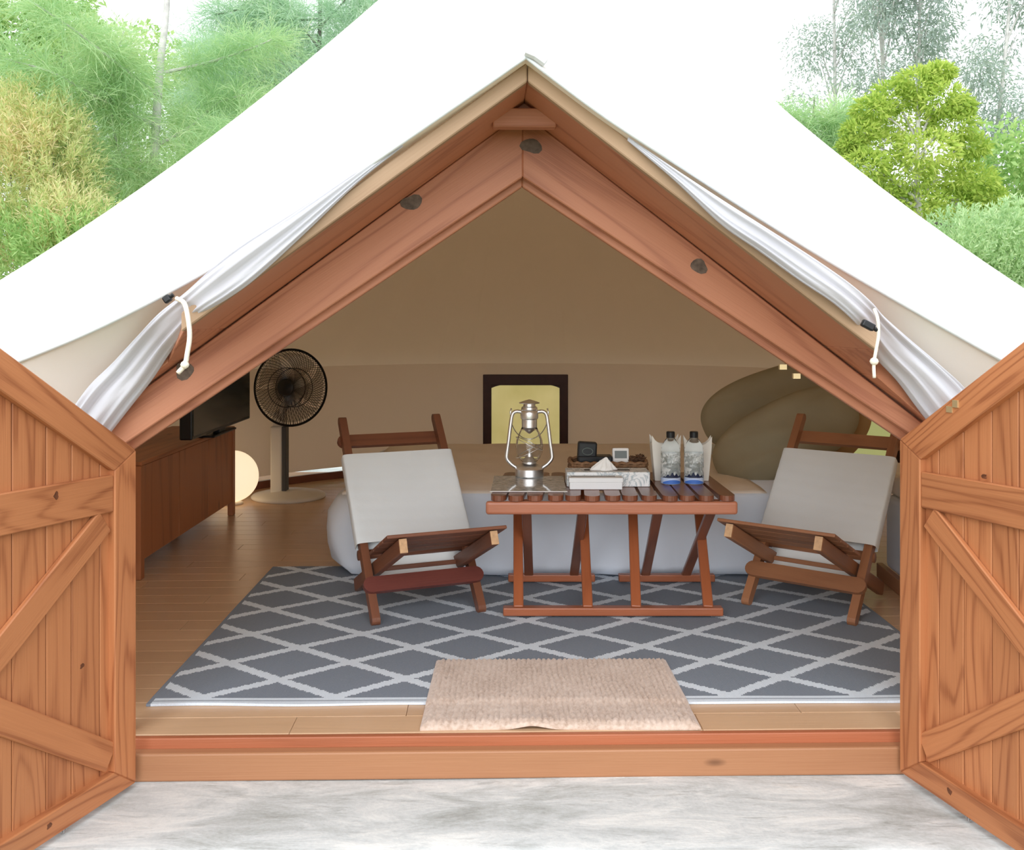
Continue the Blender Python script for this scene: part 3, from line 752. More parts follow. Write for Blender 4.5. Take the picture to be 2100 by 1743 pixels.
# ------------------------------------------------------------------ folding canvas chairs
def make_chair(label, loc, rz, mats, post_top=0.77):
    c = thing('folding_chair', label, 'chair', loc, rz, 'folding canvas chairs')
    wd = mats['wood']; hw = 0.228
    py, pz = 0.65, post_top
    ln = math.hypot(py, pz); pdir = Vector((0, py / ln, pz / ln)); pn = Vector((0, -pz / ln, py / ln))     # along and out of the front of the posts
    def post(sx, s, off=0.0): return Vector((sx * hw, 0, 0)) + pdir * (s * ln) + pn * off
    for sx in (-1, 1):
        round_board('back_post', post(sx, 0.022), post(sx, 0.985), 0.042, 0.034, wd, c, side=(0, 0, 1))
        # seat plank crossing the post on its inner side
        x = sx * (hw - 0.042)
        p = board('seat_leg', (x, 0.515, 0.028), (x, -0.255, 0.372), 0.058, 0.032, wd, c, side=(0, 0, 1), r=0.006)
        Mf, L = frame_of((x, 0.515, 0.028), (x, -0.255, 0.372), (0, 0, 1))
        v, f = box(L - 0.001, L + 0.004, -0.027, 0.027, -0.0155, 0.0155)
        link('end_grain', bevelled(v, f, 0.001, 1), M['endgrain'], p)
    # head rail behind the posts, foot rung in front, two round cross bars
    a, b = post(-1, 0.895, -0.030), post(1, 0.895, -0.030)
    round_board('head_rail', a, b, 0.062, 0.02, wd, c, side=pdir)
    a, b = post(-1, 0.158, 0.029), post(1, 0.158, 0.029)
    round_board('foot_rung', a, b, 0.068, 0.022, mats['rung'], c, side=pdir)
    a, b = post(-1, 0.325, -0.032), post(1, 0.325, -0.032)
    o = obj('cross_bar', *tube([a + Vector((-0.02, 0, 0)), b + Vector((0.02, 0, 0))], 0.022, 12), wd, c, smooth=True)
    # seat slats on the planks
    ds = Vector((0, -0.770, 0.344)).normalized(); nsn = Vector((0, 0.344, 0.770)).normalized()
    base = Vector((0, 0.515, 0.028)) + nsn * 0.039
    for k, (q0, wk) in enumerate(((0.845, 0.075), (0.765, 0.075), (0.685, 0.075), (0.605, 0.075))):
        m = base + ds * (q0 - wk / 2)
        board('seat_slat', m + Vector((-hw - 0.018, 0, 0)), m + Vector((hw + 0.018, 0, 0)), wk, 0.014, wd, c, side=ds, r=0.004)
    m = base + ds * 0.35 - nsn * 0.04
    board('seat_stretcher', m + Vector((-hw + 0.05, 0, 0)), m + Vector((hw - 0.05, 0, 0)), 0.05, 0.02, wd, c, side=ds, r=0.004)
    # canvas sleeve round the posts
    n = 32; rows = 26; v = []
    s0, s1 = 0.350, 0.79
    W_, T_ = 0.518, 0.064
    ring = []
    for k in range(n):
        an = 2 * math.pi * k / n; ca, sa = math.cos(an), math.sin(an)
        ring.append((math.copysign(abs(ca) ** 0.13, ca), math.copysign(abs(sa) ** 0.30, sa)))
    for j in range(rows + 1):
        s = s0 + (s1 - s0) * j / rows
        sag = 0.016 * math.sin(math.pi * j / rows)
        for (a, b) in ring:
            mid = 1 - a * a
            off = b * T_ / 2 - sag * max(0, mid) + 0.0012 * math.sin(j * 1.9 + a * 2)
            q = pdir * (s * ln) + pn * off + Vector((a * W_ / 2, 0, 0))
            v.append(q)
    f = [(j * n + k, j * n + (k + 1) % n, (j + 1) * n + (k + 1) % n, (j + 1) * n + k) for j in range(rows) for k in range(n)]
    o = obj('canvas_back', v, f, M['canvas'], c, smooth=True)
    v, f = grid(6, 8, lambda a, b: tuple(pdir * ((0.20 + 0.20 * b) * ln) - pn * (0.012 + 0.02 * math.sin(math.pi * b)) + Vector(((a - 0.5) * 0.40, 0, 0))))
    o = obj('canvas_tail', v, f, M['canvas'], c, smooth=True); md_ = o.modifiers.new('thick', 'SOLIDIFY'); md_.thickness = 0.004
    return c
wm = {'wood': M['chair'], 'rung': M['chair_red']}
make_chair('folding canvas chair left of the table, with a dark red foot rung', (-0.338, 1.088, 0.009), math.atan2(0.174, 0.4285), wm)
make_chair('folding canvas chair right of the table, with a light brown foot rung', (1.191, 1.140, 0.009), math.atan2(-0.277, 0.356), {'wood': M['chair_light'], 'rung': M['chair_light']})

# ------------------------------------------------------------------ folding slatted table
TZ = 0.520
tb = thing('folding_table', 'dark varnished slatted folding table in the middle of the rug', 'table', (0.41, 1.35, 0.009))
def T(x, y, z): return (x - 0.41, y - 1.35, z - 0.009)
x0, x1 = -0.100, 0.925
for k in range(13):
    fx = (k + 0.5) / 13; sk = -0.012 + 0.03 * 0
    xa = x0 + (x1 - x0) * fx + (0.005 if k % 3 == 0 else -0.002); xb = -0.058 + (0.905 + 0.058) * fx + 0.018
    ya = 1.072 - (0.006 if k % 4 == 1 else 0)
    round_board('top_slat', T(xa, ya + 0.03, TZ - 0.012), T(xb, 1.655, TZ - 0.012), 0.064, 0.022, M['table'], tb, side=(1, 0, 0))
def apron(name, y, xa, xb, mat):
    Mx, L = frame_of(T(xa, y, TZ - 0.052), T(xb, y, TZ - 0.052), (0, 0, 1))
    m = bevelled(*box(0, L, -0.027, 0.027, -0.015, 0.015), 0.011, 3); link(name, m, mat, tb, Mx)
apron('apron', 1.085, -0.108, 0.930, M['table_front'])
apron('apron', 1.635, -0.07, 0.915, M['table'])
fb, bb = 1.115, 1.630
for x in (0.015, 0.315, 0.516, 0.816):
    dx = 0.03 if x > 0.4 else 0.0
    board('leg', T(x + (0.012 if x < 0.1 else 0), fb, 0.045), T(x + 0.012 + dx, bb - 0.03, TZ - 0.03), 0.042, 0.022, M['table_leg'], tb, side=(1, 0, 0), r=0.005)
for x, dx in ((0.079, -0.02), (0.291, 0.008), (0.626, -0.01), (0.815, 0.03)):
    board('leg', T(x, bb, 0.045), T(x + dx, fb + 0.0, TZ - 0.03), 0.042, 0.022, M['table'], tb, side=(1, 0, 0), r=0.005)
board('foot_rail', T(-0.037, fb, 0.034), T(0.875, fb, 0.034), 0.045, 0.034, M['table_leg'], tb, side=(0, 1, 0), r=0.005)
board('foot_rail', T(-0.018, bb, 0.034), T(0.389, bb, 0.034), 0.040, 0.034, M['table_leg'], tb, side=(0, 1, 0), r=0.005)
board('foot_rail', T(0.50, bb, 0.034), T(0.950, bb, 0.034), 0.040, 0.034, M['table_leg'], tb, side=(0, 1, 0), r=0.005)

# ------------------------------------------------------------------ things on the table
TT = TZ
o = bbox_obj('laminated_leaflet', (-0.155, 0.165, 0, 0.40, 0, 0.003), M['leaflet'], None, 0.0008, 1, M=Matrix.Translation((0.065, 1.155, TT)) @ Matrix.Rotation(math.radians(-1), 4, 'Z'))
tag(o, 'glossy laminated leaflet under the lantern', 'leaflet')
bbox_obj('leaflet_border', (-0.158, 0.168, -0.004, 0.006, 0.0005, 0.0036), M['paper'], o, 0.0006, 1)

ln = thing('hurricane_lantern', 'silver hurricane lantern with a glass globe', 'lantern', (0.080, 1.545, TT + 0.003))
obj('fuel_tank', *lathe([(0.060, 0.0), (0.066, 0.004), (0.067, 0.036), (0.062, 0.043), (0.050, 0.052), (0.036, 0.060), (0.030, 0.064)], 40), M['steel'], ln, smooth=True)
obj('burner', *lathe([(0.030, 0.062), (0.034, 0.068), (0.030, 0.078), (0.014, 0.092), (0.012, 0.105)], 28), M['steel'], ln, smooth=True)
obj('wick', *lathe([(0.004, 0.10), (0.004, 0.125), (0.002, 0.128)], 8), M['paper'], ln, smooth=True)
outer = [(0.036, 0.070), (0.050, 0.085), (0.060, 0.110), (0.0635, 0.138), (0.060, 0.165), (0.050, 0.195), (0.040, 0.214), (0.035, 0.226)]
inn = [(r - 0.0022, z) for r, z in outer][::-1]
obj('glass_globe', *lathe(outer + inn + [outer[0]], 40, cap=False), M['glass'], ln, smooth=True)
obj('cone_chimney', *lathe([(0.004, 0.196), (0.022, 0.210), (0.034, 0.222), (0.0345, 0.264)], 32, cap=False), M['steel'], ln, smooth=True)
obj('chimney', *lathe([(0.0355, 0.226), (0.0355, 0.262), (0.040, 0.266), (0.041, 0.270), (0.041, 0.292), (0.040, 0.298), (0.036, 0.304), (0.038, 0.308), (0.036, 0.318), (0.028, 0.322), (0.027, 0.336)], 36), M['steel'], ln, smooth=True)
obj('cap', *lathe([(0.027, 0.334), (0.047, 0.336), (0.048, 0.339), (0.022, 0.348), (0.006, 0.353)], 32), M['steel'], ln, smooth=True)
for s in (-1, 1):
    path = catmull([(s * 0.036, 0, 0.296), (s * 0.062, 0, 0.298), (s * 0.078, 0, 0.284), (s * 0.086, 0, 0.24), (s * 0.097, 0, 0.15), (s * 0.104, 0, 0.10), (s * 0.102, 0, 0.078), (s * 0.082, 0, 0.055), (s * 0.060, 0, 0.040)], 40)
    obj('side_tube', *tube(path, 0.0085, 12), M['steel'], ln, smooth=True)
    obj('handle_ear', *tube([(s * 0.080, 0, 0.280), (s * 0.088, 0, 0.292), (s * 0.083, 0, 0.312)], 0.0035, 8), M['steel'], ln, smooth=True)
bail = [(s_ * 0.088, 0.0 + 0.10 * math.sin(math.pi * k / 20) , 0.288 - 0.13 * math.sin(math.pi * k / 20)) for k in range(21) for s_ in [math.cos(math.pi * k / 20)]]
obj('bail_handle', *tube(bail, 0.0022, 6), M['steel'], ln, smooth=True)
wire = [(0.062 * math.cos(a) , 0.066 * math.sin(a), 0.115 + 0.03 * math.cos(a)) for a in [2 * math.pi * k / 36 for k in range(36)]]
obj('guard_wire', *tube(wire, 0.0016, 5, closed=True), M['steel'], ln, smooth=True)
wire = [(0.062 * math.cos(a) , 0.066 * math.sin(a), 0.150 - 0.03 * math.cos(a)) for a in [2 * math.pi * k / 36 for k in range(36)]]
obj('guard_wire', *tube(wire, 0.0016, 5, closed=True), M['steel'], ln, smooth=True)

for ch in ln.children:
    if ch.name.split('.')[0] in ('fuel_tank', 'burner', 'chimney', 'cap', 'cone_chimney'):
        es = ch.modifiers.new('crisp', 'EDGE_SPLIT'); es.split_angle = math.radians(28)
# tissue box with a marbled print and the plain white box before it
tx = thing('tissue_box', 'marbled tissue box with a tissue sticking out, behind the plain white box', 'tissue box', (0.418, 1.345, TT))
bbox_obj('carton', (-0.180, 0.180, -0.062, 0.062, 0, 0.063), M['marble'], tx, 0.002)
bbox_obj('opening', (-0.10, 0.10, -0.018, 0.018, 0.0625, 0.0638), M['dark_grey'], tx, 0.0004, 1)
def tissue():
    v = []; n = 22
    for j, (r, z) in enumerate(((1.0, 0.0), (0.78, 0.014), (0.52, 0.030), (0.28, 0.044), (0.06, 0.057))):
        for k in range(n):
            a = 2 * math.pi * k / n; q = 1 + 0.16 * math.sin(4 * a + j) + 0.1 * math.sin(7 * a)
            v.append((0.058 * r * math.cos(a) * q + 0.004 * j, 0.020 * r * math.sin(a) * q, 0.062 + z))
    f = [(j * n + k, j * n + (k + 1) % n, (j + 1) * n + (k + 1) % n, (j + 1) * n + k) for j in range(4) for k in range(n)] + [tuple(range(4 * n, 5 * n))]
    return v, f
obj('tissue', *tissue(), M['paper'], tx, M=Matrix.Translation((-0.02, 0, 0)))
wb = thing('white_box', 'plain white lidded box in front of the tissue box', 'box', (0.358, 1.240, TT))
bbox_obj('tray', (-0.112, 0.112, -0.028, 0.032, 0, 0.046), M['card'], wb, 0.002)
bbox_obj('lid', (-0.115, 0.115, -0.030, 0.034, 0.030, 0.050), M['card'], wb, 0.002)
bbox_obj('lid_slot', (-0.105, 0.085, 0.004, 0.016, 0.0496, 0.0508), M['dark_grey'], wb, 0.0003, 1)

# wicker tray with a handset, a clock and pine cones
bs = thing('wicker_tray', 'brown wicker tray behind the tissue box', 'tray', (0.440, 1.545, TT))
def rr(w, h, r, n=10):
    out = []
    for cx_, cy_, a0 in ((w - r, h - r, 0), (-w + r, h - r, 90), (-w + r, -h + r, 180), (w - r, -h + r, 270)):
        for k in range(n + 1):
            a = math.radians(a0 + 90 * k / n); out.append((cx_ + r * math.cos(a), cy_ + r * math.sin(a)))
    return out
loop = rr(0.172, 0.085, 0.04, 6)
def resample(lp, n):
    P = np.array(lp + [lp[0]]); d = np.r_[0, np.cumsum(np.linalg.norm(np.diff(P, axis=0), axis=1))]
    t = np.linspace(0, d[-1], n, endpoint=False); return np.c_[np.interp(t, d, P[:, 0]), np.interp(t, d, P[:, 1])]
lp = resample(loop, 96)
bbox_obj('tray_base', (-0.168, 0.168, -0.081, 0.081, 0.002, 0.010), M['wicker'], bs, 0.003)
for j in range(6):
    pts = []
    for i, (x, y_) in enumerate(lp):
        q = 1 + 0.025 * math.sin(math.pi * i / 2 + math.pi * j) ; pts.append((x * q, y_ * (1 + 0.05 * math.sin(math.pi * i / 2 + math.pi * j)), 0.010 + j * 0.0105))
    obj('woven_strand', *tube(pts, 0.0062, 6, closed=True), M['wicker'], bs, smooth=True)
g = Geo()
for i in range(0, 96, 4): g.add(*tube([(lp[i][0], lp[i][1], 0.004), (lp[i][0], lp[i][1], 0.074)], 0.004, 5))
g.build('stakes', M['wicker'], bs)
pts = [(x * 1.01, y_ * 1.02, 0.074 + 0.003 * math.sin(i * math.pi / 2)) for i, (x, y_) in enumerate(lp)]
obj('rim', *tube(pts, 0.008, 8, closed=True), M['wicker'], bs, smooth=True)

hs = thing('telephone', 'black handset on its base lying in the wicker tray', 'telephone', (0.385, 1.535, TT + 0.011))
bbox_obj('base', (-0.085, 0.075, -0.04, 0.04, 0.0, 0.090), M['black'], hs, 0.008)
o = bbox_obj('handset', (-0.090, -0.002, -0.022, 0.022, 0.07, 0.150), M['black'], hs, 0.008, M=Matrix.Rotation(math.radians(3), 4, 'Y'))
nring = 20
obj('speaker_ring', *tube([(-0.045 + 0.024 * math.cos(2 * math.pi * k / nring), -0.0225, 0.108 + 0.016 * math.sin(2 * math.pi * k / nring)) for k in range(nring)], 0.003, 5, closed=True), M['lcd'], hs, smooth=True, M=Matrix.Rotation(math.radians(3), 4, 'Y'))
for k in range(3): bbox_obj('key', (0.012 + k * 0.019, 0.026 + k * 0.019, -0.043, -0.039, 0.06, 0.074), M['lcd'], hs, 0.001, 1)

ck = thing('desk_clock', 'small white digital clock propped in the tray', 'clock', (0.498, 1.515, TT + 0.011))
bbox_obj('case', (-0.038, 0.038, -0.011, 0.011, 0.055, 0.125), M['paper'], ck, 0.007, M=Matrix.Rotation(math.radians(-8), 4, 'X'))
bbox_obj('display', (-0.028, 0.028, -0.0125, -0.0105, 0.078, 0.112), M['lcd'], ck, 0.001, 1, M=Matrix.Rotation(math.radians(-8), 4, 'X'))
bbox_obj('stand', (-0.02, 0.02, 0.0, 0.03, 0.0, 0.058), M['paper'], ck, 0.003)
def pine_cone(label, c, rz, s):
    t = thing('pine_cone', label, 'pine cone', c, rz, 'pine cones in the tray')
    obj('core', *lathe([(0.003, 0.0), (0.016 * s, 0.012 * s), (0.018 * s, 0.025 * s), (0.010 * s, 0.045 * s), (0.002, 0.055 * s)], 10), M['cone'], t)
    g = Geo()
    for k in range(42):
        h = k / 42; a = k * 2.39996; r = s * (0.022 * math.sin(math.pi * (0.15 + 0.75 * h)) + 0.004); z = s * (0.006 + 0.046 * h)
        cx_, cy_ = math.cos(a), math.sin(a); w = 0.007 * s
        p = [(cx_ * r * 0.5 - cy_ * w, cy_ * r * 0.5 + cx_ * w, z), (cx_ * r * 0.5 + cy_ * w, cy_ * r * 0.5 - cx_ * w, z), (cx_ * r * 1.25, cy_ * r * 1.25, z + 0.006 * s), (cx_ * r, cy_ * r, z - 0.004 * s)]
        g.add(p, [(0, 1, 2), (1, 0, 3), (0, 2, 3), (1, 3, 2)])
    o = g.build('scales', M['cone'], t); o['kind'] = 'stuff'
pine_cone('pine cone in the tray beside the clock', (0.553, 1.53, TT + 0.045), 0.4, 1.0)
pine_cone('pine cone at the right end of the tray', (0.590, 1.55, TT + 0.045), 1.9, 1.1)

# water bottles and paper pouches
def bottle(label, c, rz):
    b = thing('water_bottle', label, 'bottle', c, rz, 'water bottles on the table')
    prof = [(0.034, 0.0), (0.041, 0.004), (0.0425, 0.012), (0.0425, 0.06), (0.0405, 0.066), (0.0425, 0.072), (0.0425, 0.138), (0.040, 0.150), (0.041, 0.156), (0.034, 0.176), (0.022, 0.194), (0.0155, 0.202), (0.0155, 0.21)]
    obj('body', *lathe(prof, 36), M['bottle'], b, smooth=True)
    g = Geo().add(*lathe([(0.0185, 0.202), (0.0185, 0.226), (0.0165, 0.229)], 28)); g.build('cap', M['black'], b)
    def band(name, z0, z1, mat, r=0.0431, prof_fn=None, a0=0, a1=2 * math.pi, n=48):
        v = []; f = []
        for k in range(n + 1):
            a = a0 + (a1 - a0) * k / n; hi = z1 if prof_fn is None else z0 + (z1 - z0) * prof_fn(k / n)
            v += [(r * math.cos(a), r * math.sin(a), z0), (r * math.cos(a), r * math.sin(a), hi)]
        f = [(2 * k, 2 * k + 2, 2 * k + 3, 2 * k + 1) for k in range(n)]
        return obj(name, v, f, mat, b)
    band('label', 0.026, 0.165 - 0.03, M['label_white'], 0.0430)
    band('label_foot', 0.002, 0.028, M['lightblue'], 0.0432)
    front0, front1 = math.radians(205), math.radians(335)
    peak = lambda t: max(0.06, (1 - abs(2 * t - 1)) ** 0.8 * (0.72 + 0.28 * math.sin(t * 31)))
    band('mountain_print', 0.030, 0.056, M['navy'], 0.0436, peak, front0, front1)
    band('wave_print', 0.003, 0.021, M['bluep'], 0.0438, lambda t: 0.35 + 0.65 * math.sin(math.pi * t), front0, front1)
bottle('clear water bottle with a black cap, the one nearer the boxes', (0.702, 1.372, TT), 0.1)
bottle('clear water bottle with a black cap, the one nearer the right chair', (0.806, 1.376, TT), -0.15)
def pouch(label, c, rz, w, h, flare):
    n = 9; v = []; rows = 8
    ring = []
    for (ax, ay), (bx, by) in (((-1, -1), (1, -1)), ((1, -1), (1, 1)), ((1, 1), (-1, 1)), ((-1, 1), (-1, -1))):
        for k in range(n): ring.append((ax + (bx - ax) * k / n, ay + (by - ay) * k / n))
    for j in range(rows + 1):
        t = j / rows
        for (a, b) in ring:
            cr = (abs(a) * abs(b)) ** 3
            s = 0.80 + flare * t
            v.append((a * w / 2 * s, b * 0.026 * s, h * t * (0.80 + 0.20 * cr) if j == rows else h * t * (0.82)))
    N = len(ring)
    f = [(j * N + k, j * N + (k + 1) % N, (j + 1) * N + (k + 1) % N, (j + 1) * N + k) for j in range(rows) for k in range(N)] + [tuple(range(N))[::-1]]
    o = obj('paper_pouch', v, f, M['paper_wax'], None, M=Matrix.Translation(c) @ Matrix.Rotation(rz, 4, 'Z'))
    m = o.modifiers.new('thick', 'SOLIDIFY'); m.thickness = 0.0012
    tag(o, label, 'paper pouch', 'paper pouches behind the bottles')
pouch('white paper pouch behind the bottle nearer the boxes', (0.692, 1.462, TT), 0.06, 0.125, 0.205, 0.26)
pouch('white paper pouch behind the bottle nearer the right chair', (0.838, 1.462, TT), -0.1, 0.118, 0.20, 0.26)

# ------------------------------------------------------------------ television cabinet and television
cb = thing('television_cabinet', 'long low pine cabinet under the television', 'cabinet', (-1.97, 2.48, 0.0))
def Cb(x, y, z): return (x + 1.97, y - 2.48, z)
def cbox(name, x0, x1, y0, y1, z0, z1, mat=None, r=0.004):
    a = Cb(x0, y0, z0); b = Cb(x1, y1, z1)
    Mx = Matrix.Translation(((a[0] + b[0]) / 2, (a[1] + b[1]) / 2, (a[2] + b[2]) / 2)) @ Matrix.Rotation(math.radians(90), 4, 'Z')
    hx, hy, hz = (y1 - y0) / 2, (x1 - x0) / 2, (z1 - z0) / 2
    return bbox_obj(name, (-hx, hx, -hy, hy, -hz, hz), mat or M['cabinet'], cb, r, M=Mx)
XF = -1.775
UPR = Matrix(((0, 0, -1, 0), (0, 1, 0, 0), (1, 0, 0, 0), (0, 0, 0, 1)))   # local x stands up, local y runs along the cabinet
cbox('carcass', -2.16, XF - 0.02, 1.73, 3.23, 0.085, 0.545)
cbox('cabinet_top', -2.17, XF + 0.008, 1.705, 3.25, 0.545, 0.565)
for k in range(3):                                            # upright front boards
    y0 = 1.75 + k * 0.497
    Mx = Matrix.Translation(Cb(XF - 0.011, y0 + 0.245, 0.315)) @ UPR
    bbox_obj('front_board', (-0.227, 0.227, -0.2465, 0.2465, -0.011, 0.011), M['cabinet'], cb, 0.003, M=Mx)
for y in (1.70, 3.215):
    Mx = Matrix.Translation(Cb(XF - 0.012, y + 0.022, 0.275)) @ UPR
    bbox_obj('front_post', (-0.274, 0.270, -0.024, 0.024, -0.018, 0.018), M['cabinet'], cb, 0.003, M=Mx)
    cbox('rear_post', -2.16, -2.12, y, y + 0.045, 0.0, 0.55)
tv = thing('television', 'flat black television standing on the pine cabinet', 'television', (-1.735, 2.845, 0.566))
bbox_obj('casing', (-0.05, 0.020, -0.575, 0.565, 0.03, 0.66), M['black'], tv, 0.008)
bbox_obj('screen', (0.019, 0.0225, -0.557, 0.547, 0.05, 0.642), M['screen'], tv, 0.001, 1)
bbox_obj('stand', (-0.12, 0.03, -0.22, 0.22, 0.0, 0.012), M['black'], tv, 0.004)
bbox_obj('stand_neck', (-0.03, 0.01, -0.06, 0.06, 0.010, 0.05), M['black'], tv, 0.004)

# ------------------------------------------------------------------ glowing globe lamp
gl = thing('globe_lamp', 'glowing round globe lamp on the floor behind the cabinet', 'lamp', (-1.885, 3.60, 0.0))
obj('lamp_foot', *lathe([(0.07, 0.0), (0.07, 0.012), (0.05, 0.02)], 24), M['cream'], gl, smooth=True)
R = 0.172
obj('globe', *lathe([(R * math.sin(math.pi * k / 24), 0.016 + R - R * math.cos(math.pi * k / 24)) for k in range(1, 24)], 36), M['globe'], gl, smooth=True)
pl = bpy.data.lights.new('globe_bulb', 'POINT'); pl.energy = 15.0; pl.color = (1.0, 0.68, 0.36); pl.shadow_soft_size = 0.175
po = bpy.data.objects.new('globe_bulb', pl); COL.objects.link(po); po.parent = gl; po.location = (0, 0, 0.19)

# ------------------------------------------------------------------ floor fan
fn = thing('pedestal_fan', 'cream pedestal fan with a black wire guard', 'fan', (-1.565, 3.85, 0.0))
obj('fan_base', *lathe([(0.255, 0.0), (0.258, 0.012), (0.245, 0.024), (0.20, 0.034), (0.10, 0.044), (0.07, 0.05)], 48), M['cream'], fn, smooth=True)
bbox_obj('column', (-0.118, -0.036, -0.05, 0.05, 0.03, 0.50), M['cream'], fn, 0.012)
bbox_obj('column_panel', (-0.038, -0.008, -0.046, 0.046, 0.03, 0.50), M['dark_grey'], fn, 0.006)
bbox_obj('neck', (-0.105, -0.02, -0.04, 0.06, 0.49, 0.60), M['cream'], fn, 0.02)
HZ = 0.775; TLT = Matrix.Translation((0.035, -0.10, HZ)) @ Matrix.Rotation(math.radians(-10), 4, 'Z') @ Matrix.Rotation(math.radians(-4), 4, 'X')
obj('motor', *lathe([(0.03, 0.0), (0.07, 0.01), (0.085, 0.04), (0.085, 0.12), (0.06, 0.16), (0.02, 0.17)], 28), M['cream'], fn, smooth=True, M=TLT @ Matrix.Translation((0, 0.02, 0)) @ Matrix.Rotation(math.radians(-90), 4, 'X'))
obj('pivot', *tube([(-0.06, -0.01, 0.58), (0.03, -0.02, 0.72)], 0.03, 10), M['cream'], fn, smooth=True)
RG = 0.262
def guard(name, ysgn, dep, nw):
    g = Geo()
    g.add(*tube([(RG * math.cos(2 * math.pi * k / 64), 0, RG * math.sin(2 * math.pi * k / 64)) for k in range(64)], 0.0085, 6, closed=True))
    for rr_, yy in ((0.135, dep * 0.86),):
        g.add(*tube([(rr_ * math.cos(2 * math.pi * k / 40), ysgn * yy, rr_ * math.sin(2 * math.pi * k / 40)) for k in range(40)], 0.003, 4, closed=True))
    for i in range(nw):
        a0 = 2 * math.pi * i / nw; P = []
        for k in range(7):
            t = k / 6; r = 0.055 + (RG - 0.055) * t; a = a0 + 0.55 * t * ysgn
            P.append((r * math.cos(a), ysgn * dep * math.sqrt(max(0, 1 - t ** 2.6)), r * math.sin(a)))
        g.add(*tube(P, 0.0021, 3, cap=False))
    return g.build(name, M['fan_black'], fn, M=TLT)
guard('front_guard', -1, 0.075, 96)
guard('rear_guard', 1, 0.075, 60)
obj('hub_badge', *lathe([(0.058, 0.0), (0.060, 0.008), (0.05, 0.014), (0.01, 0.016)], 28), M['fan_black'], fn, smooth=True, M=TLT @ Matrix.Translation((0, -0.072, 0)) @ Matrix.Rotation(math.radians(90), 4, 'X'))
def blade(k):
    v, f = grid(10, 6, lambda a, b: ((0.04 + 0.20 * a) * math.cos((b - 0.5) * (0.5 + 0.75 * a) + 0.35 * a), 0.022 * (b - 0.5) * 2, (0.04 + 0.20 * a) * math.sin((b - 0.5) * (0.5 + 0.75 * a) + 0.35 * a)))
    o = obj('blade', v, f, M['blade'], fn, smooth=True, M=TLT @ Matrix.Rotation(2 * math.pi * k / 5 + 0.3, 4, 'Y'))
    m = o.modifiers.new('thick', 'SOLIDIFY'); m.thickness = 0.003
for k in range(5): blade(k)

# ------------------------------------------------------------------ windows in the tent wall
w1 = thing('window_1', 'small square window with a yellow backlit blind behind the lantern', 'window', (0.112, 5.085, 0.18), kind='structure')
for b, nm in (((-0.352, 0.352, -0.02, 0.02, 0.52, 0.608), 'window_frame'), ((-0.352, -0.282, -0.02, 0.02, 0.0, 0.53), 'window_frame'), ((0.282, 0.352, -0.02, 0.02, 0.0, 0.53), 'window_frame'), ((-0.352, 0.352, -0.02, 0.02, -0.06, 0.01), 'window_frame')):
    bbox_obj(nm, b, M['dark_frame'], w1, 0.004)
obj('pane', *box(-0.29, 0.29, 0.004, 0.012, 0.0, 0.53), M['pane'], w1)
def arch():
    n = 20; v = []
    for k in range(n + 1):
        t = -1 + 2 * k / n; v += [(0.285 * t, -0.002, 0.53), (0.285 * t, -0.002, 0.530 - 0.035 * abs(t) ** 4.0)]
    return v, [(2 * k, 2 * k + 2, 2 * k + 3, 2 * k + 1) for k in range(n)]
o = obj('blind_valance', *arch(), M['dark_frame'], w1); m = o.modifiers.new('thick', 'SOLIDIFY'); m.thickness = 0.004
wx, wy = plan(25)
w2 = thing('window_2', 'window with greenish garden light above the pillows', 'window', (wx - 0.055, wy - 0.025, 0.30), math.radians(25 - 90), kind='structure')
for b in ((-0.36, 0.36, -0.02, 0.02, 0.47, 0.545), (-0.36, -0.29, -0.02, 0.02, 0.0, 0.49), (0.29, 0.36, -0.02, 0.02, 0.0, 0.49), (-0.36, 0.36, -0.02, 0.02, -0.06, 0.01)):
    bbox_obj('window_frame', b, M['dark_frame'], w2, 0.004)
obj('pane', *box(-0.30, 0.30, -0.004, 0.004, 0.0, 0.49), M['pane_green'], w2)

# ------------------------------------------------------------------ bed, side mattress, pillows
bed = thing('bed', 'low double bed with white sheets behind the table', 'bed', (0.42, 2.66, 0.0))
BX0, BX1, BY0, BY1, BZ = -0.90, 1.73, 1.735, 3.60, 0.405
def mattress():
    """white sheet draped to the floor: cross sections run down the sides"""
    n = 200; v = []; f = []
    loop = resample(rr((BX1 - BX0) / 2, (BY1 - BY0) / 2, 0.14, 8), n)
    prof = [(0.0, 1.0), (0.012, 0.965), (0.035, 0.90), (0.048, 0.75), (0.055, 0.55), (0.052, 0.35), (0.040, 0.15), (0.022, 0.045)]
    for j, (o_, h) in enumerate(prof):
        for k, (x, y) in enumerate(loop):
            dn = math.hypot(x, y); lft = max(0.0, min(1.0, (-x - 0.75) / 0.5))
            nx, ny = (0, -1) if abs(y + (BY1 - BY0) / 2) < 0.02 else ((-1, 0) if x < -1.2 else (0, 0))
            fold = 0.010 * (1 - h) * math.sin(k * 1.05 + 1.6 * math.sin(k * 0.23)) + 0.006 * noise3(k * 0.4, h * 6)
            oo = (o_ - 0.045) * (1.15 if lft > 0.3 else 0.35) + fold
            l = math.hypot(nx, ny) or 1
            cxn = 1 if lft > 0.3 else 0
            vx = -cxn * oo * (1.6 if lft > 0.3 else 0) + nx * oo * 0.4
            if abs(x) > (BX1 - BX0) / 2 - 0.14 and y < 0: ny = -0.5
            v.append((x + vx, y + ny * oo, BZ * h + 0.010 * lft * noise3(k * 0.2, h * 4) * (0 if h > 0.9 else 1)))
    for j in range(len(prof) - 1):
        for k in range(n): f.append((j * n + k, (j + 1) * n + k, (j + 1) * n + (k + 1) % n, j * n + (k + 1) % n))
    f.append(tuple(range(n))); f.append(tuple(range((len(prof) - 1) * n, len(prof) * n))[::-1])
    return v, f
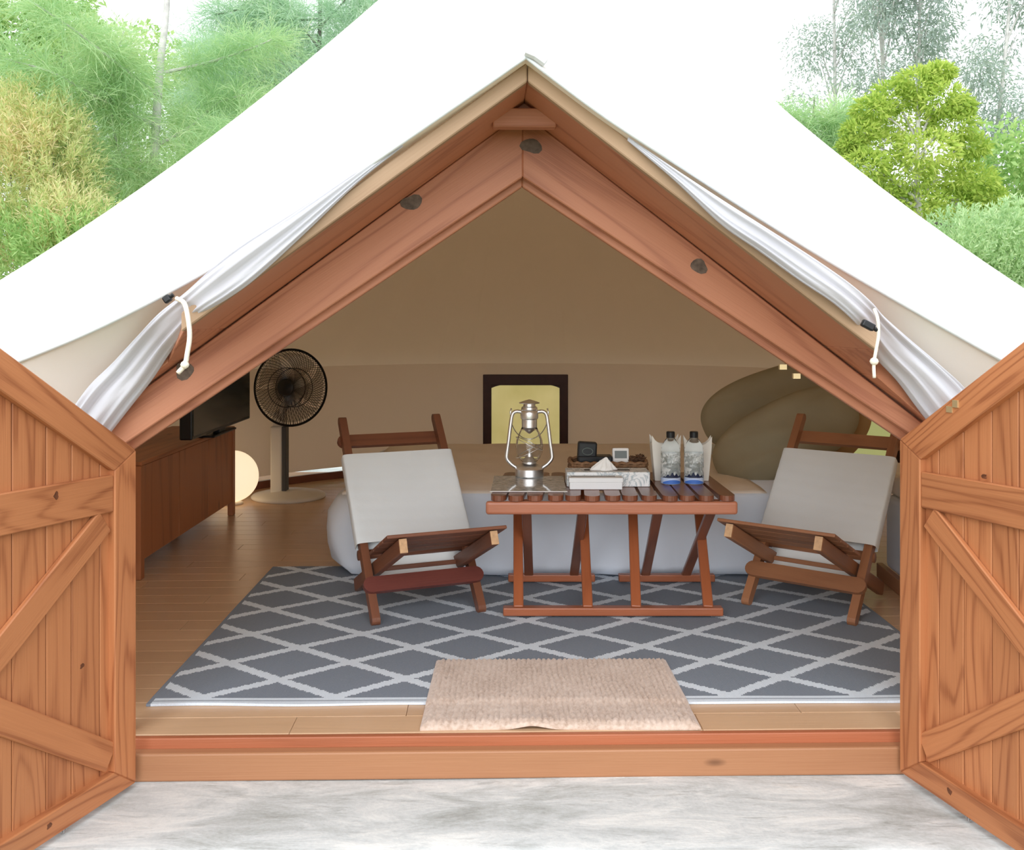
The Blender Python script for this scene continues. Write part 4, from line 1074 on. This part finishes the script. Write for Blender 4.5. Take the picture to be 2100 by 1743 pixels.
cxb, cyb = (BX0 + BX1) / 2 - 0.42, (BY0 + BY1) / 2 - 2.66
obj('sheeted_mattress', *mattress(), M['sheet'], bed, smooth=True, M=Matrix.Translation((cxb, cyb, 0.0)))
bbox_obj('bed_base', (-1.20, 1.24, -0.86, 0.88, 0.0, 0.06), M['dark_grey'], bed, 0.004)
v, f = grid(60, 40, lambda a, b: (-1.24 + 2.05 * a + 0.012 * math.sin(b * 9), -0.905 + 1.82 * b, BZ + 0.004 + 0.016 * min(1, min(a, 1 - a) * 20, min(b, 1 - b) * 14) + 0.004 * noise3(a * 20, b * 14)))
o = obj('blanket', v, f, M['blanket'], bed, smooth=True)
md = o.modifiers.new('thick', 'SOLIDIFY'); md.thickness = 0.012

sd = thing('side_mattress', 'white covered mattress along the right wall, on a wooden plinth', 'mattress', (2.06, 1.7, 0.0), math.radians(-4))
board('plinth', (-0.285, -0.95, 0.035), (-0.285, 0.05, 0.035), 0.068, 0.03, M['sill'], sd, side=(0, 0, 1))
bbox_obj('lower_mattress', (-0.275, 0.02, -0.60, 0.00, 0.06, 0.412), M['sheet'], sd, 0.03, 3, smooth=True)
bbox_obj('upper_mattress', (-0.27, 0.05, -0.58, 0.30, 0.415, 0.52), M['blanket'], sd, 0.03, 3, smooth=True)

def pillow(name, label, c, rot, w, h, t, mat, group=None):
    nu, nv = 48, 28; v = []
    def fn(a, b):
        x, y = 2 * a - 1, 2 * b - 1
        return x, y
    top = []; bot = []
    for j in range(nv + 1):
        for i in range(nu + 1):
            x, y = 2 * i / nu - 1, 2 * j / nv - 1
            m_ = max(abs(x), abs(y)); e_ = 2.5; nn = (abs(x) ** e_ + abs(y) ** e_) ** (1 / e_) or 1.0
            px, py = x * m_ / nn, y * m_ / nn
            th_ = max(0.0, 1 - m_ ** 2.6) ** 0.55
            wr = 0.012 * noise3(x * 5 + c[0], y * 4) * th_
            top.append((px * w / 2, py * h / 2, t / 2 * th_ + wr)); bot.append((px * w / 2, py * h / 2, -t / 2 * th_))
    n = len(top); q = nu + 1
    f = [(j * q + i, j * q + i + 1, (j + 1) * q + i + 1, (j + 1) * q + i) for j in range(nv) for i in range(nu)]
    f += [tuple(n + k for k in reversed(ff)) for ff in f]
    o = obj(name, top + bot, f, mat, None, smooth=True, M=Matrix.Translation(c) @ rot)
    return tag(o, label, 'pillow', group)
Rx = lambda a: Matrix.Rotation(math.radians(a), 4, 'X'); Ry = lambda a: Matrix.Rotation(math.radians(a), 4, 'Y'); Rz = lambda a: Matrix.Rotation(math.radians(a), 4, 'Z')
pillow('pillow', 'large olive pillow at the front of the heap, leaning on the bed', (1.46, 2.25, 0.620), Ry(-27) @ Rx(66), 0.82, 0.40, 0.24, M['pillow'], 'olive pillows')
pillow('pillow', 'large olive pillow behind, highest on the bed', (1.62, 2.92, 0.735), Ry(-18) @ Rx(68), 0.98, 0.46, 0.24, M['pillow'], 'olive pillows')
pillow('pillow', 'tan pillow at the right end of the heap, lit by the window', (1.80, 2.36, 0.66), Ry(-60) @ Rx(70), 0.36, 0.26, 0.12, M['pillow_tan'])

# ------------------------------------------------------------------ trees and shrubs
def foliage(P, D, length, width, bend=None, quad=True):
    """P: leaf bases (n,3); D: unit directions (n,3); flat leaves as diamonds"""
    n = len(P); r = rng.normal(size=(n, 3)); S = np.cross(D, r); S /= np.linalg.norm(S, axis=1)[:, None] + 1e-9
    L = (length * rng.uniform(0.6, 1.3, n))[:, None]; Wd = (width * rng.uniform(0.7, 1.25, n))[:, None]
    mid = P + D * L * 0.45; tip = P + D * L
    if bend: tip = tip + np.array([0, 0, -1.0]) * L * bend
    V = np.stack([P, mid + S * Wd / 2, tip, mid - S * Wd / 2], 1).reshape(-1, 3)
    return V
def leaf_obj(name, V, mat, parent):
    m = bpy.data.meshes.new(name); n = len(V); nf = n // 4
    m.vertices.add(n); m.vertices.foreach_set('co', V.astype(np.float32).ravel())
    m.loops.add(n); m.loops.foreach_set('vertex_index', np.arange(n, dtype=np.int32))
    m.polygons.add(nf); m.polygons.foreach_set('loop_start', np.arange(0, n, 4, dtype=np.int32))
    m.update(calc_edges=True); m.materials.append(mat)
    o = bpy.data.objects.new(name, m); COL.objects.link(o); o.parent = parent; o['kind'] = 'stuff'
    return o
def unit(v): return v / (np.linalg.norm(v, axis=-1, keepdims=True) + 1e-9)
def ball(n, shell=0.5):
    d = unit(rng.normal(size=(n, 3))); r = rng.uniform(shell, 1, n) ** 0.5
    return d * r[:, None], d
def clumps_leaves(cl, per, length, width, up=0.3, out=0.8, shell=0.4, bend=0.2):
    """cl: list of (centre, radii)"""
    Vs = []
    for c, r in cl:
        p, d = ball(per, shell); pos = np.array(c) + p * np.array(r)
        dr = unit(d * out + rng.normal(size=(per, 3)) * 0.6 + np.array([0, 0, up]))
        Vs.append(foliage(pos, dr, length, width, bend))
    return np.concatenate(Vs)
def limb(g, pts, r0, r1, n=7):
    P = catmull(pts, 14); R_ = [r0 + (r1 - r0) * k / 14 for k in range(15)]
    g.add(*tube(P, R_, n)); return [np.array(p) for p in P]
def needle_tree(label, base, top, r0, limbs, n_twig, n_needle, mat, bark, group, spread=0.35, nl=0.30, nwid=0.006, seed=1, hue=None):
    global rng
    rng = np.random.default_rng(seed)
    t = thing('needle_tree', label, 'tree', tuple(base), 0, group)
    b = np.array(base)
    g = Geo(); tr = limb(g, [np.zeros(3)] + [np.array(p) - b for p in top], r0, r0 * 0.35, 9); g.build('trunk', bark, t, smooth=True)
    lines = []
    for k, pts in enumerate(limbs):
        g = Geo(); P = limb(g, [np.array(p) - b for p in pts], r0 * 0.30, 0.007, 6); g.build('branch', bark, t, smooth=True); lines.append(P)
    Vs = []
    for P in lines:
        P = np.array(P); m = n_twig
        tt = rng.uniform(0.12, 1, m) * (len(P) - 1); i = np.minimum(tt.astype(int), len(P) - 2); fr = (tt - i)[:, None]
        o = P[i] * (1 - fr) + P[i + 1] * fr
        td = unit(rng.normal(size=(m, 3)) * np.array([1, 1, 0.6]) + np.array([0, 0, 0.15]) + unit(P[i + 1] - P[i]) * 0.5)
        tl = rng.uniform(0.3, 1.0, m)[:, None] * spread
        k = n_needle
        s = rng.uniform(0, 1, (m, k, 1))
        pos = o[:, None] + td[:, None] * tl[:, None] * s + np.array([0, 0, -0.25]) * (s ** 2) * spread
        nd = unit(td[:, None] * 0.9 + rng.normal(size=(m, k, 3)) * 0.7 + np.array([0, 0, -0.10]))
        Vs.append(foliage(pos.reshape(-1, 3), nd.reshape(-1, 3), nl, nwid, 0.15))
    leaf_obj('needles', np.concatenate(Vs), mat, t)
    return t
def leafy_tree(name, label, base, trunk, r0, cl, per, length, width, mat, bark, cat, group=None, seed=1, **kw):
    global rng
    rng = np.random.default_rng(seed)
    t = thing(name, label, cat, tuple(base), 0, group); b = np.array(base)
    g = Geo(); P = limb(g, [np.zeros(3)] + [np.array(p) - b for p in trunk], r0, r0 * 0.3, 8); g.build('trunk', bark, t, smooth=True)
    cl2 = [(np.array(c) - b, r) for c, r in cl]
    for c, r in cl2[:14]:
        g = Geo(); q = min(P[4:], key=lambda p: np.linalg.norm(p - c)); q = P[max(3, min(len(P) - 1, int(np.argmin([np.linalg.norm(p - c) for p in P])) - 2))]
        limb(g, [q, (q + c) / 2 + np.array([0, 0, 0.04]), c], r0 * 0.35, 0.006, 5); g.build('branch', bark, t, smooth=True)
    leaf_obj('leaves', clumps_leaves(cl2, per, length, width, **kw), mat, t)
    return t
G = lambda *s: [(p, c) for p, c in s]
m_cas = leafmat('casuarina_green', [(0.0, (0.24, 0.42, 0.22)), (0.4, (0.38, 0.57, 0.31)), (0.7, (0.53, 0.67, 0.40)), (1.0, (0.72, 0.70, 0.50))])
m_cas2 = leafmat('blue_green_needles', [(0.0, (0.27, 0.44, 0.33)), (0.5, (0.42, 0.60, 0.45)), (1.0, (0.60, 0.72, 0.56))])
m_bg = leafmat('fresh_green_leaves', [(0.0, (0.17, 0.34, 0.11)), (0.45, (0.34, 0.52, 0.20)), (0.8, (0.52, 0.65, 0.31)), (1.0, (0.66, 0.71, 0.41))])
m_yel = leafmat('yellow_green_tips', [(0.0, (0.32, 0.46, 0.18)), (0.42, (0.56, 0.63, 0.31)), (0.68, (0.76, 0.68, 0.43)), (1.0, (0.84, 0.58, 0.46))])
m_lime = leafmat('lime_leaves', [(0.0, (0.18, 0.33, 0.06)), (0.4, (0.38, 0.51, 0.11)), (0.75, (0.55, 0.64, 0.18)), (1.0, (0.72, 0.72, 0.30))])
m_pale = leafmat('pale_grey_green_leaves', [(0.0, (0.26, 0.43, 0.22)), (0.5, (0.46, 0.62, 0.36)), (1.0, (0.68, 0.77, 0.52))])
m_thin = leafmat('grey_green_sparse', [(0.0, (0.24, 0.31, 0.29)), (0.5, (0.36, 0.44, 0.41)), (1.0, (0.50, 0.57, 0.52))])
D0 = -2.88
def Q(u, v, d): return np.array([(u - 1050) / FPX * d, d + D0, 1.245 - (v - 655) / FPX * d])
def G0(u, d): q = Q(u, 655, d); q[2] = -0.36; return q

# casuarina with the pale trunk, left
d = 9.5
needle_tree('feathery casuarina with a pale slender trunk, left of the tent', G0(305, d), [Q(312, 500, d), Q(318, 300, d), Q(330, 120, d), Q(343, 0, d), Q(352, -330, d)], 0.060,
    [[Q(318, 330, d), Q(250, 320, d - .2), Q(225, 180, d - .4), Q(255, 60, d - .5)],
     [Q(316, 240, d), Q(262, 240, d - .1), Q(230, 190, d - .3), Q(190, 90, d - .4)],
     [Q(312, 385, d), Q(290, 348, d - .2), Q(230, 345, d - .4), Q(150, 300, d - .7)],
     [Q(318, 300, d), Q(390, 260, d + .2), Q(450, 210, d + .3), Q(520, 190, d + .4)],
     [Q(316, 380, d), Q(380, 350, d - .2), Q(430, 300, d - .3), Q(500, 250, d - .3)],
     [Q(330, 150, d), Q(420, 130, d + .2), Q(500, 105, d + .3), Q(560, 80, d + .4)],
     [Q(330, 200, d), Q(240, 130, d - .6), Q(150, 60, d - .9), Q(60, 0, d - 1.0)],
     [Q(325, 260, d), Q(200, 200, d - .5), Q(110, 150, d - .9), Q(10, 120, d - 1.0)]],
    150, 24, m_cas, M['bark'], 'needle trees around the tent', spread=0.55, nl=0.24, nwid=0.0050, seed=3)
d = 11.5
needle_tree('feathery casuarina nearest the left roof edge, with a dark slanting branch', G0(640, d), [Q(640, 450, d), Q(650, 250, d), Q(655, 100, d), Q(660, -200, d)], 0.05,
    [[Q(650, 230, d), Q(580, 130, d - .2), Q(500, 100, d - .3), Q(440, 120, d - .4)],
     [Q(650, 260, d), Q(560, 170, d), Q(480, 180, d), Q(400, 190, d - .2)],
     [Q(650, 200, d), Q(700, 80, d), Q(770, 10, d), Q(850, -40, d)],
     [Q(655, 100, d), Q(600, 30, d), Q(540, -20, d), Q(470, -60, d)],
     [Q(648, 300, d), Q(600, 240, d), Q(540, 240, d), Q(470, 250, d)],
     [Q(655, 150, d), Q(700, 150, d), Q(740, 110, d), Q(790, 90, d)],
     [Q(655, 40, d), Q(580, 40, d), Q(510, 20, d), Q(440, 30, d)],
     [Q(655, 170, d), Q(590, 100, d + .4), Q(540, 60, d + .4), Q(480, 60, d + .4)],
     [Q(655, 60, d), Q(690, 20, d), Q(740, -30, d), Q(800, -60, d)]],
    190, 22, m_cas2, M['bark_dark'], 'needle trees around the tent', spread=0.60, nl=0.26, nwid=0.0054, seed=5)
# green background trees, left
rs = np.random.default_rng(12)
def cloud(u0, u1, v0, v1, d0, d1, n, r0, r1, seed, keep=None):
    q = np.random.default_rng(seed); out = []
    while len(out) < n:
        u, v, dd = q.uniform(u0, u1), q.uniform(v0, v1), q.uniform(d0, d1)
        if keep and not keep(u, v): continue
        r = q.uniform(r0, r1); out.append((Q(u, v, dd), (r, r, r * 0.75)))
    return out
hole = lambda u, v: not (255 < u < 470 and v < 110) and not (470 < u < 600 and 80 < v < 180)
leafy_tree('leafy_tree', 'dense light green tree behind the casuarina', G0(120, 13), [Q(120, 500, 13), Q(125, 300, 13), Q(130, 100, 13)], 0.10, cloud(-560, 330, -60, 640, 12.3, 14.5, 120, 0.40, 0.80, 21, hole), 560, 0.10, 0.045, m_bg, M['bark_dark'], 'tree', 'leafy trees behind the tent', seed=22)
leafy_tree('leafy_tree', 'dense green tree low behind the left roof edge', G0(430, 14), [Q(430, 550, 14), Q(430, 400, 14), Q(440, 220, 14)], 0.09, cloud(250, 760, 160, 660, 13.5, 15, 64, 0.35, 0.7, 23, hole), 540, 0.10, 0.045, m_bg, M['bark_dark'], 'tree', 'leafy trees behind the tent', seed=24)
needle_tree('hazy tall needle tree far behind the left trees', G0(560, 16), [Q(560, 500, 16), Q(565, 200, 16), Q(570, -100, 16)], 0.07,
    [[Q(565, 330 - 50 * k, 16), Q(565 + s * 60, 310 - 50 * k, 16), Q(565 + s * 120, 300 - 50 * k, 16), Q(565 + s * 170, 290 - 50 * k, 16)] for k in range(5) for s in (-1, 1)],
    90, 22, m_cas2, M['bark_dark'], 'needle trees around the tent', spread=0.9, nl=0.45, nwid=0.009, seed=9)
# bottle-brush shrub with yellow and reddish tips
def spiky(cl, per, twigs, length, width):
    Vs = []
    for c, r in cl:
        p, dd = ball(twigs, 0.75); o = np.array(c) + p * np.array(r); td = unit(dd * 0.7 + np.array([0, 0, 0.9]) + rng.normal(size=(twigs, 3)) * 0.25)
        s = rng.uniform(0, 1, (twigs, per, 1)); pos = o[:, None] + td[:, None] * s * 0.26
        nd = unit(td[:, None] * 1.0 + rng.normal(size=(twigs, per, 3)) * 0.55)
        Vs.append(foliage(pos.reshape(-1, 3), nd.reshape(-1, 3), length, width, 0.05))
    return np.concatenate(Vs)
def shrub(label, base, cl, per, twigs, length, width, mat, seed, group=None):
    global rng
    rng = np.random.default_rng(seed)
    t = thing('shrub', label, 'shrub', tuple(base), 0, group); b = np.array(base)
    for k, (c, r) in enumerate(cl):
        g = Geo(); c = np.array(c) - b; limb(g, [np.array([0.04 * math.cos(k), 0.04 * math.sin(k), 0]), c * np.array([0.4, 0.4, 0.5]), c], 0.02, 0.005, 5); g.build('stem', M['bark_dark'], t)
    leaf_obj('leaves', spiky([(np.array(c) - b, r) for c, r in cl], per, twigs, length, width), mat, t)
d = 8.6
shrub('yellow-green shrub with reddish tips at the far left', G0(60, d), [(Q(20, 330, d), (.45, .45, .40)), (Q(90, 400, d), (.42, .42, .42)), (Q(40, 470, d), (.5, .5, .45)), (Q(110, 330, d), (.24, .3, .30)), (Q(150, 490, d - .3), (.22, .3, .26)), (Q(-30, 420, d), (.5, .5, .5)), (Q(-60, 300, d), (.4, .4, .4)), (Q(60, 270, d), (.3, .3, .25))], 24, 260, 0.075, 0.0085, m_yel, 31)
shrub('green shrub under the yellow-tipped shrub, by the left roof edge', G0(110, 8.2), [(Q(60, 540, 8.2), (.4, .4, .3)), (Q(150, 540, 8.2), (.35, .4, .22)), (Q(-10, 560, 8.2), (.4, .4, .3)), (Q(200, 520, 8.4), (.25, .3, .2))], 20, 200, 0.07, 0.012, m_bg, 33)

# right side
d = 9.2
cl = [(Q(u, v, d + o), (r, r, r * 0.62)) for u, v, o, r in ((1880, 170, 0, .22), (1830, 200, .1, .24), (1930, 205, -.1, .24), (1790, 225, 0, .20), (1765, 270, 0, .18), (1860, 250, .2, .30), (1950, 255, 0, .24), (1990, 300, .1, .18), (1800, 300, .1, .28), (1900, 310, -.2, .30), (1770, 340, -.1, .24), (1860, 360, 0, .30), (1940, 360, .2, .28), (1800, 390, .1, .26), (1990, 370, .2, .25), (1880, 420, .1, .30), (1960, 420, .3, .28), (2020, 400, .3, .2), (1840, 430, .2, .25), (1925, 150, 0, .14), (1970, 220, 0, .14), (1745, 300, 0, .12))]
leafy_tree('leafy_tree', 'bright lime green tree to the right of the tent', G0(1890, d), [Q(1890, 520, d), Q(1880, 380, d), Q(1885, 230, d)], 0.05, cl, 900, 0.066, 0.021, m_lime, M['bark'], 'tree', seed=41, up=0.1, bend=0.1, shell=0.3)
d = 8.0
shrub('pale grey-green shrub along the right roof edge', G0(2010, d), [(Q(1970, 530, d), (.24, .3, .20)), (Q(2045, 535, d), (.30, .3, .24)), (Q(2090, 580, d), (.35, .3, .28)), (Q(2000, 600, d), (.35, .3, .25)), (Q(2110, 510, d), (.25, .3, .22)), (Q(2060, 610, d), (.4, .3, .25)), (Q(1930, 560, d), (.22, .3, .14)), (Q(2140, 600, d), (.35, .3, .35))], 24, 200, 0.05, 0.012, m_pale, 43)
leafy_tree('leafy_tree', 'mid green tree at the right edge behind the pale shrub', G0(2120, 11), [Q(2120, 500, 11), Q(2110, 380, 11), Q(2110, 300, 11)], 0.06, cloud(2030, 2560, 300, 640, 10.6, 11.8, 60, 0.3, 0.55, 47), 460, 0.085, 0.04, m_bg, M['bark_dark'], 'tree', 'leafy trees behind the tent', seed=48)
leafy_tree('leafy_tree', 'dark green tree low behind the lime tree', G0(1960, 12), [Q(1960, 560, 12), Q(1960, 460, 12), Q(1965, 380, 12)], 0.06, cloud(1500, 2100, 400, 660, 12.0, 13.2, 46, 0.35, 0.6, 49), 400, 0.085, 0.04, m_bg, M['bark_dark'], 'tree', 'leafy trees behind the tent', seed=50)
d = 11
needle_tree('soft green needle tree between the roof and the lime tree', G0(1660, d), [Q(1660, 500, d), Q(1665, 340, d), Q(1668, 260, d), Q(1670, 200, d)], 0.03,
    [[Q(1665, 360 - 34 * k, d), Q(1665 + s * 25, 350 - 34 * k, d), Q(1665 + s * 48, 338 - 34 * k, d), Q(1665 + s * 66, 330 - 34 * k, d)] for k in range(-3, 4) for s in (-1, 1)] ,
    70, 20, m_cas, M['bark_dark'], 'needle trees around the tent', spread=0.42, nl=0.28, nwid=0.006, seed=51)
def thin_tree(label, u, d, lean, seed, top=-160, n=30, wide=95, v1=420, bottom=300):
    q = np.random.default_rng(seed)
    cl = [(Q(u + lean * (1 - (v + 160) / 700) + q.uniform(-wide, wide), v, d + q.uniform(-.5, .5)), (q.uniform(.2, .5), q.uniform(.2, .5), q.uniform(.25, .5))) for v in q.uniform(top, v1, n)]
    leafy_tree('slender_tree', label, G0(u, d), [Q(u, 400, d), Q(u + lean * .4, 200, d), Q(u + lean * .8, 0, d), Q(u + lean, top - 60, d)], 0.045, cl, 250, 0.080, 0.022, m_thin, M['bark'], 'tree', 'slender trees on the right', seed=seed, shell=0.05, up=-0.2, bend=0.3)
thin_tree('slender sparse tree rising at the right edge, its trunk leaning', 2035, 13, 45, 61, n=44, wide=75, v1=460)
thin_tree('slender sparse tree above the lime tree, second trunk from the right edge', 1880, 14, 8, 62, n=26, wide=60, v1=200)
thin_tree('slender sparse tree left of the lime tree, third trunk from the right edge', 1808, 14, 4, 63, n=24, wide=55, v1=230)
thin_tree('faint sparse treetop nearest the right roof edge', 1715, 15, -6, 64, n=24, wide=70, v1=300)
